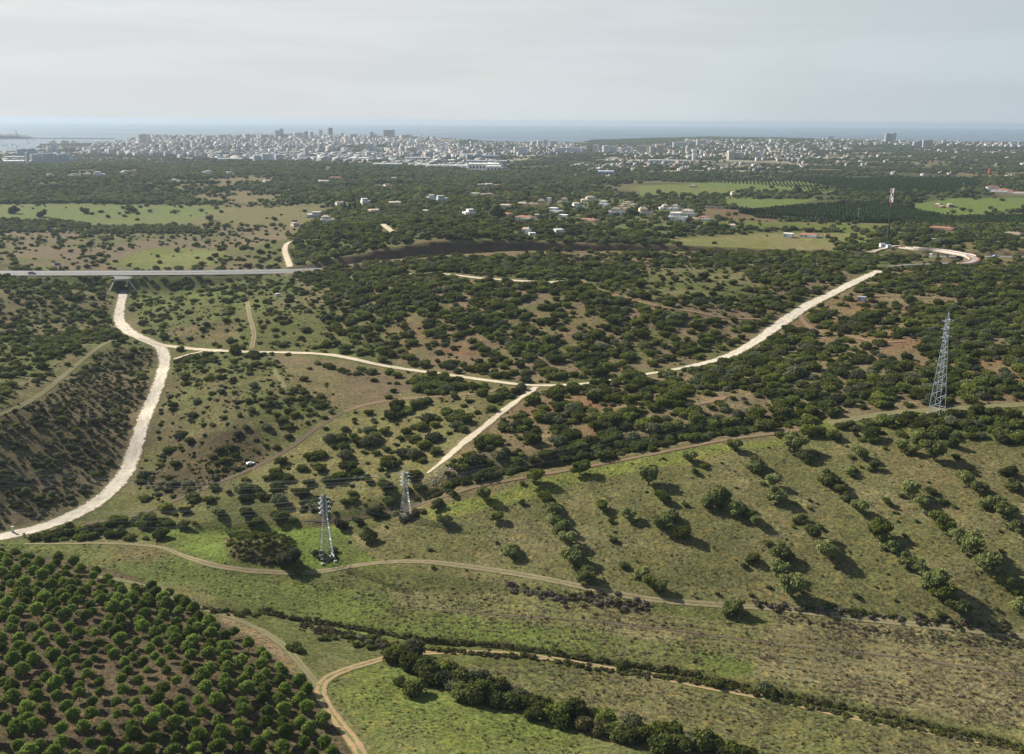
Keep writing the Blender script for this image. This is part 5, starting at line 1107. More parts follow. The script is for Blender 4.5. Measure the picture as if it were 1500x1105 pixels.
cypm = crown_mesh('cypress', 600, [(0, 0, .5, .85, .5), (0, 0, 1.4, .9, .8), (0, 0, 2.4, .75, .8), (0, 0, 3.3, .5, .7), (0, 0, 4.0, .25, .5)], 260, .28, L_CITR, core=1)
def cyp_row(pts, n, s, labf, grp):
    c = np.array(pts, float); q = np.linspace(0, 1, n); px = np.interp(q, np.linspace(0, 1, len(c)), c[:, 0])+RNG.normal(0, .5, n); py = np.interp(q, np.linspace(0, 1, len(c)), c[:, 1]); P = hit(px, py)
    for i in range(n):
        o = link('cypress', cypm, None, P[i]-[0, 0, .3]); k = s*random.uniform(.8, 1.15); o.scale = (k, k, k*random.uniform(.9, 1.1)); o.rotation_euler = (0, 0, random.random()*6); tag(o, labf(i), 'cypress tree', grp)
cyp_row([(1085,313),(1105,315),(1130,318)], 14, 2.3, lambda i: f"tall dark cypress, {CARD[i]} along the windbreak from its brown field end", 'cypress windbreak')
cyp_row([(1134,319),(1180,322),(1260,326),(1320,328)], 46, 2.0, lambda i: f'dark cypress, {CARD[i]} along the long lower stretch of the windbreak', 'cypresses of the long windbreak stretch')
cyp_row([(213,243),(226,243),(232,244)], 4, 3.4, lambda i: ['tall pointed cypress, tallest of the four on the left ridge', 'pointed cypress second on the left ridge', 'pointed cypress third on the left ridge', 'pointed cypress last on the left ridge'][i], 'cypresses on the left ridge')
cyp_row([(505,310),(512,311),(520,309)], 3, 3.0, lambda i: f'dark conifer {CARD[i]} in the clump behind the ochre villa', 'conifers behind the ochre villa')
cyp_row([(925,338)], 1, 2.4, lambda i: 'lone narrow cypress beside the bright green village lawn', 'lone cypress')
# the big garden trees of the village
for px, py, r, lab in [(712,296,9,'broad dark tree left of the village villas'),(728,312,13,'largest dark round tree in the village'),(765,288,6,'yellow green tree behind the village houses'),(790,287,6,'pale yellow green tree right behind the village houses'),(885,312,8,'round dark tree between the cream and brown roofed villas'),(948,345,9,'tall tree at the edge of the village lawn'),(1168,279,8,'round dark tree alone in the green field'),(1192,280,7,'second dark round tree in the green field'),(22,308,9,'dark round tree on the left meadow edge'),(63,313,8,'round tree standing in the left meadow'),(123,309,7,'dark tree at the top of the left meadow'),(190,306,9,'broad tree clump on the meadow hedge'),(132,358,6,'solitary tree beside the thin pole on the brown slope'),(307,320,6,'round tree in the grey meadow'),(260,366,5,'lone tree on the bright grass patch'),(1030,405,8,'grey green tree in the clearing by the scrub path'),(1330,300,9,'dark tree beside the ruined farm'),(1290,338,7,'tree left of the farm lane')]:
    x, y, z = hit(px, py+r*.6)[0]; _, _, w_ = to_px(x, y, z); R_ = r*w_/FPX*1.1
    make_tree('broad_tree', x, y, z, R_, R_*1.15, 2 if 'yellow' in lab or 'pale' in lab else 3 if 'grey' in lab else 4, lab, 'large single trees of village and meadows')
# ------------------------------------------------------------------ lattice pylons and their wires
M_STEEL = mat('galvanised_steel', (.40, .43, .46), .45, .1, .4, metal=.35); M_INS = mat('insulator_glass', (.70, .74, .74), .3, spec=.6); M_FOOT = mat('footing', (.35, .33, .30), .9)
def pylon(px, py, H, wb, arms, panels, lab, ry, tleg=.30, single=True):
    x, y, z = hit(px, py)[0]; root = bpy.data.objects.new('lattice_pylon', None); COL.objects.link(root); root.location = (x, y, z-.1); root.rotation_euler = (0, 0, ry); tag(root, lab, 'pylon')
    wt = wb*.24; zt = H*.93; zk = arms[0][0]-1.0
    def hw(zz): return (wb/2+(wt/2*1.25-wb/2)*min(zz/zk, 1)) if zz < zk else wt/2*1.25-(wt/2*.25)*(zz-zk)/(zt-zk)
    cs = [(-1, -1), (1, -1), (1, 1), (-1, 1)]
    for sx_, sy_ in cs:
        b = MB(); b.bar((sx_*hw(0), sy_*hw(0), 0), (sx_*hw(zk), sy_*hw(zk), zk), tleg, t2=tleg*.8); b.bar((sx_*hw(zk), sy_*hw(zk), zk), (sx_*hw(zt), sy_*hw(zt), zt), tleg*.8, t2=tleg*.6); b.build('leg', M_STEEL, root)
        MB().box((sx_*hw(0), sy_*hw(0), .1), (1.0, 1.0, .7)).build('footing', M_FOOT, root)
    zs = [0]; k = 0
    while zs[-1] < zk: zs.append(zs[-1]+max(.8, hw(zs[-1])*2*.82*panels))
    zs[-1] = zk; n2 = max(4, int((zt-zk)/1.5)); zs += [zk+(zt-zk)*(i+1)/n2 for i in range(n2)]
    for f in range(4):
        b = MB(); c0 = cs[f]; c1 = cs[(f+1) % 4]
        for i in range(len(zs)-1):
            a0, a1 = hw(zs[i]), hw(zs[i+1]); p = (c0[0]*a0, c0[1]*a0, zs[i]); q = (c1[0]*a1, c1[1]*a1, zs[i+1]); r_ = (c1[0]*a0, c1[1]*a0, zs[i]); s_ = (c0[0]*a1, c0[1]*a1, zs[i+1])
            (b.bar(p, q, tleg*.55, n=3) if (i+f) % 2 == 0 or single else b.bar(r_, s_, tleg*.55, n=3))
            if i % 4 == 0: b.bar(s_, q, tleg*.5, n=3)
        b.build('bracing', M_STEEL, root)
    ends = []
    for za, la in arms:
        for sg in (-1, 1):
            b = MB(); h0 = hw(za)
            tip = (sg*la, 0, za+.2)
            for yy in (-h0, h0): b.bar((sg*h0, yy, za), tip, tleg*.55, n=4); b.bar((sg*h0, yy, za+1.1), tip, tleg*.45, n=4)
            b.bar((sg*(h0+la)/2, -h0*.5, za+.1), (sg*(h0+la)/2, h0*.5, za+.1), tleg*.4, n=3); arm = b.build('crossarm', M_STEEL, root)
            b = MB()
            for q in range(6): b.box((sg*la, (-1 if q < 3 else 1)*(.45+.28*(q % 3)), za+.1), (.17, .12, .17))
            b.bar((sg*la, -1.2, za+.1), (sg*la, 1.2, za+.1), .14, n=4); b.build('insulator', M_INS, arm)
            ends.append((sg*la, 0, za))
    b = MB(); h0 = hw(zt)
    for sx_, sy_ in cs: b.bar((sx_*h0, sy_*h0, zt), (0, 0, H), tleg*.5, n=3)
    b.build('peak', M_STEEL, root)
    c_, s_ = math.cos(ry), math.sin(ry)
    return root, [Vector((x+e[0]*c_-e[1]*s_, y+e[0]*s_+e[1]*c_, z-.1+e[2])) for e in ends]+[Vector((x, y, z-.1+H))]
R1_ = pylon(479, 821, 25.5, 4.6, [(18.2, 1.9), (20.0, 2.0), (21.8, 1.9), (23.6, 1.5)], .48, 'left and nearest lattice pylon, rising from the valley grass by the track', math.radians(28), .24)
R2_ = pylon(595, 759, 19.8, 4.0, [(13.6, 1.7), (15.1, 1.8), (16.6, 1.7), (18.0, 1.4)], .48, 'smaller lattice pylon standing in brown brush below the hill track', math.radians(28), .22)
R3_ = pylon(1372, 606, 44.0, 4.9, [(33.2, 2.5), (36.6, 2.4), (40.0, 2.3)], .75, 'tallest lattice pylon, rising from dense scrub on the high slope', math.radians(38), .30, False)
M_WIRE = mat('aluminium_wire', (.26, .27, .28), .5, metal=.3)
def wire(p, q, sag, lab, grp):
    N = 40; b = MB(); P = [p.lerp(q, i/N)-Vector((0, 0, 4*sag*(i/N)*(1-i/N))) for i in range(N+1)]
    for i in range(N): b.bar(P[i], P[i+1], .06, n=3)
    tag(b.build('power_cable', M_WIRE), lab, 'cable', grp)
TIERS = ['lowest', 'second', 'third', 'top']; SIDE = ['near', 'far']
gl = hit(-230, 765)[0]
for nm, R_, left, sag in (('nearest pylon', R1_, Vector((-330, 345, 48)), 14), ('smaller pylon', R2_, Vector((-340, 400, 48)), 15)):
    E = R_[1]; off0 = sum(E[:-1], Vector())/len(E[:-1])
    for i, e in enumerate(E[:-1]):
        if i in (1, 2, 5): continue
        wire(e, left+(e-off0)*1.15, sag, f"thin {TIERS[i//2]} {'left' if i % 2 == 0 else 'right'} cable running left from the {nm}", 'power cables')
E2 = R2_[1]; E3 = R3_[1]
for i in (0, 1, 2, 3, 4, 5): wire(E2[i], E3[i], 9, f"thin {TIERS[i//2]} {'left' if i % 2 == 0 else 'right'} cable slung from smaller pylon to tallest pylon", 'power cables')
for i in range(6): wire(E3[i], E3[i]+Vector((320, 150, 3+i)), 12, f"thin {TIERS[i//2]} {'left' if i % 2 == 0 else 'right'} cable running right from the tallest pylon", 'power cables')
E1 = R1_[1]
for i in (0, 3, 4, 7): wire(E1[i], Vector((330, 300, 70))+(E1[i]-E1[0]), 24, f"thin {TIERS[i//2]} {'left' if i % 2 == 0 else 'right'} cable running right from the nearest pylon", 'power cables')
# ------------------------------------------------------------------ telecom mast
def px_h(px, py_top, p):   # height of a vertical whose foot is p and whose top shows at py_top
    d = math.hypot(p[0], p[1]); r = ray_dirs(np.array(float(px)), np.array(float(py_top))); return CAMZ+r[2]/math.hypot(r[0], r[1])*d-p[2]
M_GRN = mat('green_paint', (.035, .06, .05), .6); M_REDP = mat('red_paint', (.40, .06, .05), .6); M_WHP = mat('white_paint', (.72, .73, .74), .6); M_GREYP = mat('grey_paint', (.30, .31, .32), .6)
p = hit(1299, 363)[0]; H = px_h(1303, 277, p); root = bpy.data.objects.new('telecom_mast', None); COL.objects.link(root); root.location = p; tag(root, 'tall dark green telecom mast with red and white top and panel antennas', 'mast')
b = MB(); b.bar((0, 0, -.3), (0, 0, H*.72), 1.7, t2=1.2, n=12); b.build('green_shaft', M_GRN, root)
b = MB(); b.bar((0, 0, H*.72), (0, 0, H*.82), 1.2, t2=1.1, n=12); b.build('red_section', M_REDP, root)
b = MB(); b.bar((0, 0, H*.82), (0, 0, H*.89), 1.35, t2=1.25, n=12); b.build('white_section', M_WHP, root); b = MB(); b.bar((0, 0, H*.89), (0, 0, H*.98), 1.25, t2=1.15, n=12); b.build('upper_red_section', M_REDP, root)
for zf in (.80, .845, .955, .99):
    for k in range(3):
        a = 2*PI*k/3+.4; MB().box((math.cos(a)*1.7, math.sin(a)*1.7, H*zf), (.75, .75, 2.6), a).build('panel_antenna', M_WHP, root)
for a, zf in ((.2, .90), (2.5, .875), (3.9, .915)):
    b = MB(); b.bar((math.cos(a)*.8, math.sin(a)*.8, H*zf), (math.cos(a)*1.7, math.sin(a)*1.7, H*zf), 1.5, t2=1.5, n=12); b.build('dish_antenna', M_WHP, root)
for px, py, w, lab in ((1292.5, 362, 5.0, 'left white equipment cabin at the foot of the telecom mast'), (1301.5, 364, 4.2, 'right white equipment cabin at the foot of the telecom mast')):
    q = hit(px, py)[0]; r_ = bpy.data.objects.new('equipment_cabin', None); COL.objects.link(r_); r_.location = q; tag(r_, lab, 'cabin', 'mast cabins'); MB().box((0, 0, 1.7), (w, w, 3.4)).build('body', M_WHP, r_)
    MB().box((0, 0, 3.5), (w+.4, w+.4, .25)).build('roof', M_GREYP, r_); MB().box((0, -w/2-.03, 1.1), (1.0, .08, 2.1)).build('door', M_GREYP, r_)
def pole(name, px, py, ptop, w, m, lab, cat='pole', arms=0):
    q = hit(px, py)[0]; H_ = px_h(px, ptop, q); r_ = bpy.data.objects.new(name, None); COL.objects.link(r_); r_.location = q; tag(r_, lab, cat)
    b = MB(); b.bar((0, 0, -.3), (0, 0, H_), w, t2=w*.6, n=6); b.build('shaft', m, r_)
    b = MB()
    for k in range(max(1, arms)): b.box((0, 0, H_*(.96-.08*k)), (w*(5 if arms else 2.2), w*.7, w*1.1))
    b.build('crossarm' if arms else 'lamp_head', M_WHP if not arms else m, r_)
pole('antenna_pole', 1292, 357, 335, .55, M_GRN, 'short thin dark pole beside the telecom mast', 'pole')
pole('telegraph_pole', 134, 382, 362, .5, mat('wood_pole', (.16, .13, .10), .9), 'thin wooden pole on the brown slope above the motorway', 'pole', 1)
pole('floodlight_pole', 1257, 322, 305, .7, M_GREYP, 'thin lamp pole in front of the citrus grove', 'lamp')
pole('lamp_post', 1410, 283, 268, .8, M_GREYP, 'slim pale lamp post near the long red roofed farm', 'lamp')
for i, (px, py, t_) in enumerate([(323,335,322),(212,334,320),(440,318,309),(540,300,290)]): pole('telegraph_pole', px, py, t_, .5, mat('pole_grey', (.22, .20, .18), .9), ['faint pole in the middle of the left meadow', 'second faint pole on the left meadow edge', 'pole at the far right of the grey meadow', 'pole beside the white hill house'][i], 'pole', 1)
# ------------------------------------------------------------------ houses
WALLS = {'white': (.72, .71, .68), 'cream': (.62, .55, .42), 'yellow': (.55, .43, .24), 'pink': (.55, .42, .36), 'blue': (.40, .45, .52), 'grey': (.42, .42, .42), 'brown': (.26, .19, .14)}
ROOFS = {'red': (.30, .14, .095), 'brown': (.26, .20, .155), 'tan': (.44, .36, .27), 'flat': None, 'pale': (.50, .42, .34)}
WM = {k: mat(k+'_render', v, .9, .08, .2) for k, v in WALLS.items()}; RMt = {k: mat(k+'_roof_tiles', v, .9, .25, .5, .05) for k, v in ROOFS.items() if v}; M_GLASS = mat('window_glass', (.03, .04, .05), .15, spec=.6); M_FRAME = mat('window_frame', (.55, .55, .53), .6); M_SLAB = mat('terrace_slab', (.55, .50, .43), .9)
M_DOOR = mat('wooden_door', (.12, .07, .04), .7)
def house(i, x0, x1, yt, yb, wall, roof, desc):
    q = hit((x0+x1)/2, yb)[0]; _, _, w_ = to_px(q[0], q[1], q[2]); Wd = (x1-x0)*w_/FPX*1.05; Ht = max(2.8, (yb-yt)*w_/FPX*1.0); ry = -math.atan2(q[0], q[1])+math.radians(random.choice([-28, -12, 14, 25])); Dp = min(Wd*.75, 13)
    root = bpy.data.objects.new('house', None); COL.objects.link(root); root.location = (q[0], q[1]+Dp*.3, q[2]-.3); root.rotation_euler = (0, 0, ry); tag(root, desc, 'house', 'houses')
    roofm = RMt.get(roof); flat = roofm is None; body = Ht if flat else Ht*.74; two = Ht > 6.0 and Wd > 11; rr = random.Random(i)
    M_ = WM[wall]; b = MB()
    if two:
        b.box((0, 0, body*.28), (Wd, Dp, body*.56)); ux0 = rr.choice([-.16, .14])*Wd; b.box((ux0, .12*Dp, body*.78), (Wd*.56, Dp*.72, body*.44-.01)); b.box((-ux0*1.9, -Dp*.53, body*.2), (Wd*.30, Dp*.22, body*.4))
    else: b.box((0, 0, body*.5), (Wd, Dp, body)); b.box((Wd*.30, -Dp*.55, body*.36), (Wd*.34, Dp*.2, body*.72))
    b.build('walls', M_, root)
    if flat:
        b = MB(); b.box((0, 0, body*(.56 if two else 1)+.12), (Wd+.3, Dp+.3, .24))
        if two: b.box((ux0, .12*Dp, body+.12), (Wd*.56+.4, Dp*.72+.4, .24))
        b.build('roof_slab', M_SLAB if wall != 'white' else WM['white'], root)
    else:
        if two: MB().hip((ux0, .12*Dp, body), (Wd*.56+1.0, Dp*.72+1.0), Ht*.24).build('roof', roofm, root); b = MB(); b.hip((-ux0*1.5, -.05*Dp, body*.56), (Wd*.52, Dp*.9), Ht*.15); b.build('lower_roof', roofm, root)
        else: MB().hip((0, 0, body), (Wd+1.0, Dp+1.0), Ht*.28, ridge=.62).build('roof', roofm, root)
        MB().box((Wd*.2, Dp*.1, Ht+.3), (.8, .8, 1.6)).build('chimney', M_, root)
    fy = -Dp/2; fh = body*.56 if two else body; n = max(2, int(Wd/4.2))
    for k in range(n):
        xx = -Wd/2+Wd*(k+.5)/n
        if k == n//2:
            MB().box((xx, fy-.04, 1.15), (1.1, .12, 2.1)).build('door', M_DOOR, root); continue
        if (two and abs(xx+ux0*1.9) < Wd*.16) or (not two and Wd*.12 < xx < Wd*.48): continue
        f = MB().box((xx, fy-.03, fh*.52), (1.9, .10, min(1.6, fh*.5))).build('window', M_FRAME, root); MB().box((xx, fy-.10, fh*.52), (1.6, .06, min(1.3, fh*.42))).build('pane', M_GLASS, f)
    if two:
        for k in range(3):
            xx = ux0+(k-1)*Wd*.17; f = MB().box((xx, .12*Dp-Dp*.36-.03, body*.78), (1.8, .10, 1.5)).build('window', M_FRAME, root); MB().box((xx, .12*Dp-Dp*.36-.10, body*.78), (1.5, .06, 1.2)).build('pane', M_GLASS, f)
    for sx_ in (-1,):
        f = MB().box((sx_*(Wd/2+.03), 0, fh*.5), (.10, 1.8, min(1.4, fh*.45))).build('window', M_FRAME, root); MB().box((sx_*(Wd/2+.09), 0, fh*.5), (.06, 1.5, min(1.1, fh*.36))).build('pane', M_GLASS, f)
for i, h_ in enumerate(HS): house(i, *h_)
# long low things
def box_thing(name, x0, x1, yt, yb, m, lab, cat, depth=None, roofm=None, grp=None):
    q0 = hit(x0, yb)[0]; q1 = hit(x1, yb)[0]; q = (q0+q1)/2; L = math.hypot(*(q1-q0)[:2]); _, _, w_ = to_px(*q); L = min(L, (x1-x0)*w_/FPX*1.15); H_ = max(2.0, (yb-yt)*w_/FPX); ry = -math.atan2(q[0], q[1]); D_ = depth or L*.5
    root = bpy.data.objects.new(name, None); COL.objects.link(root); root.location = (q[0], q[1]+D_*.5, q[2]-1.0); root.rotation_euler = (0, 0, ry); tag(root, lab, cat, grp)
    MB().box((0, 0, H_/2+.5), (L, D_, H_+1)).build('walls', m, root); b = MB(); b.box((0, 0, H_+1.15), (L+.6, D_+.6, .5)); n = max(2, int(L/18))
    for k in range(n): b.box((-L/2+L*(k+.5)/n, 0, H_+1.7), (L/n*.35, D_*.5, .8))
    b.build('roof', roofm or m, root); n = max(3, min(14, int(L/9)))
    for k in range(n): MB().box((-L/2+L*(k+.5)/n, -D_/2-.06, H_*.5+.6), (L/n*.5, .15, H_*.35)).build('window', M_GLASS, root)
box_thing('field_wall', 1033, 1120, 304, 306, WM['cream'], 'long pale boundary wall along the ploughed brown field', 'wall', .5); box_thing('field_wall', 1120, 1205, 318, 320, WM['cream'], 'second pale wall stretch in front of the windbreak', 'wall', .5)
box_thing('farm_wall', 955, 1010, 270, 271, WM['brown'], 'low brown wall edging the far field', 'wall', .5) if False else None
p = hit(1262, 441)[0]; r_ = bpy.data.objects.new('hut', None); COL.objects.link(r_); r_.location = p; r_.rotation_euler = (0, 0, -.6); tag(r_, 'small grey blue hut with flat roof beside the white road', 'hut'); MB().box((0, 0, 1.3), (5.2, 3.6, 2.8)).build('walls', WM['blue'], r_); MB().box((0, 0, 2.85), (5.8, 4.2, .22)).build('roof', M_GREYP, r_); MB().box((-1, -1.84, 1.0), (.9, .08, 1.9)).build('door', M_DOOR, r_)
p = hit(407, 435)[0]; r_ = bpy.data.objects.new('well_house', None); COL.objects.link(r_); r_.location = p; tag(r_, 'small round pale stone tank on the far slope', 'tank'); b = MB(); b.bar((0, 0, -.2), (0, 0, 2.4), 4.4, t2=4.2, n=14); b.build('wall', M_CONCP, r_); b = MB(); b.bar((0, 0, 2.4), (0, 0, 2.7), 4.6, t2=3.6, n=14); b.build('lid', M_CONC, r_)
# road sign, cars, gate posts, rubble
def car(px, py, ry, col, lab, z=None, big=1.0):
    q = hit(px, py)[0]
    r_ = bpy.data.objects.new('parked_car' if z is None else 'moving_car', None); COL.objects.link(r_); r_.location = (q[0], q[1], z if z else q[2]+.15); r_.rotation_euler = (0, 0, ry); r_.scale = (big,)*3; tag(r_, lab, 'car')
    Mp = mat('car_paint', col, .3, spec=.6); prof = [(-2.1, .35), (2.1, .35), (2.12, .75), (1.9, .92), (1.0, 1.0), (.45, 1.42), (-1.2, 1.46), (-1.85, 1.0), (-2.1, .85)]
    v = [(x, s*.85*(1 if z_ < 1.05 else .82), z_) for s in (-1, 1) for x, z_ in prof]; n = len(prof); f = [[i, (i+1) % n, n+(i+1) % n, n+i] for i in range(n)]+[list(range(n))[::-1], [n+i for i in range(n)]]
    me = bpy.data.meshes.new('body'); me.from_pydata(v, [], f); me.materials.append(Mp); link('body', me, r_)
    v = [(.98, -.66, 1.03), (.98, .66, 1.03), (.50, .62, 1.40), (.50, -.62, 1.40)]; me = bpy.data.meshes.new('windscreen'); me.from_pydata([(a+.02, b, c+.02) for a, b, c in v], [], [(0,1,2,3)]); me.materials.append(M_GLASS); link('windscreen', me, r_)
    for s in (-1, 1): me = bpy.data.meshes.new('side_window'); me.from_pydata([(.7, s*.86, 1.02), (-1.5, s*.86, 1.02), (-1.1, s*.72, 1.38), (.35, s*.72, 1.38)], [], [(0,1,2,3)]); me.materials.append(M_GLASS); link('side_window', me, r_)
    for x in (-1.3, 1.3):
        for s in (-1, 1): b = MB(); b.bar((x, s*.70, .32), (x, s*.90, .32), .64, n=12); b.build('wheel', M_TYRE, r_)
M_TYRE = mat('tyre', (.02, .02, .02), .9)
car(367, 681, .5, (.75, .76, .78), 'small white car stopped on the dirt track beside dark heath', big=.8)
mwz = float(np.interp(at_z(53., 400., 35.)[0], MWL[:, 0], MWL[:, 2]))
q = at_z(53., 401.5, mwz)
r0_ = len(bpy.data.objects); 
def mcar(px, off, col, lab, big=1.0):
    x = float(at_z(float(px), 400., 35.)[0]); y = float(np.interp(x, MWL[:, 0], MWL[:, 1]))+off
    o0 = set(bpy.data.objects); car(px, 401, 0, col, lab, z=float(np.interp(x, MWL[:, 0], MWL[:, 2]))+.33, big=big)
    for o in set(bpy.data.objects)-o0:
        if o.parent is None: o.location.x = x; o.location.y = y
mcar(54, -5, (.10, .12, .15), 'dark car driving on the near carriageway of the motorway', 1.5)
mcar(1476, 5, (.3, .45, .7), 'small bluish car on the motorway beyond the bridge', 1.3)
q = hit(85, 393)[0]; r_ = bpy.data.objects.new('road_sign', None); COL.objects.link(r_); r_.location = q; tag(r_, 'blue rectangular motorway sign on posts above the verge', 'sign'); M_BLUE = mat('sign_blue', (.03, .10, .42), .5)
MB().box((0, 0, 3.6), (5.6, .15, 2.6)).build('sign_panel', M_BLUE, r_)
for s in (-1, 1): b = MB(); b.bar((s*2, 0, -.3), (s*2, 0, 4.6), .25); b.build('post', M_GREYP, r_)
for px, py, h, lab in ((36, 787, 1.8, 'dark gate post beside the chalk road end'), (19, 780, 2.4, 'pale marker stone behind the chalk road end')):
    q = hit(px, py)[0]; b = MB(); b.box((0, 0, h/2-.1), (.8, .7, h), 0, 0, .75); b.box((0, 0, h-.05), (.9, .8, .2)); tag(b.build('gate_post', M_CONC if h < 2 else M_CONCP, None, tuple(q)), lab, 'post')
M_RUB = mat('rubble', (.40, .34, .28), .95, .3, 1.5)
def rubble(px, py, n, rx, ry, lab, s=.6, m=M_RUB):
    q = hit(px, py)[0]; b = MB()
    for k in range(n):
        x, y = random.gauss(0, rx), random.gauss(0, ry); z = float(hgt(np.array([q[0]+x]), np.array([q[1]+y]))[0])-q[2]; w = s*.62*random.uniform(.3, 1.5); b.box((x, y, z+w*.2), (w, w*random.uniform(.6, 1.2), w*.6), random.random()*3, 0, random.uniform(.5, .9))
    tag(b.build('rubble_heap', m, None, tuple(q)), lab, 'rubble', None, 'stuff')
for a_ in [(650,692,150,3.4,2,'dumped rubble at the foot of the quarry track'),(672,684,90,3,1.6,'pale stones right of the quarry track foot'),(632,704,50,3,1.5,'grey debris below the quarry track'),(600,578,30,5,1,'white debris beside the orange track'),(650,588,25,4,1,'scattered blocks by the orange track'),(1310,440,80,5,4,'white building waste in the clearing by the hut'),(1350,434,50,5,3,'thin white waste along the clearing path'),(1310,458,60,5,2.5,'pale waste beside the dark bushes'),
          (378,688,26,2.5,1.2,'white and orange litter by the stopped car'),(300,505,30,5,1,'stones along the gravel road bend'),(215,497,26,3,1,'stones on the verge of the chalk road'),(1060,592,24,4,2,'stones scattered on the small pale clearing'),(700,628,40,4,1.5,'pale stones along the quarry track'),(152,765,18,2,1,'white stones where the red track starts')]: rubble(*a_)
small('field_stones', 'tuft', [], .3, .5, [0], 'x') if False else None
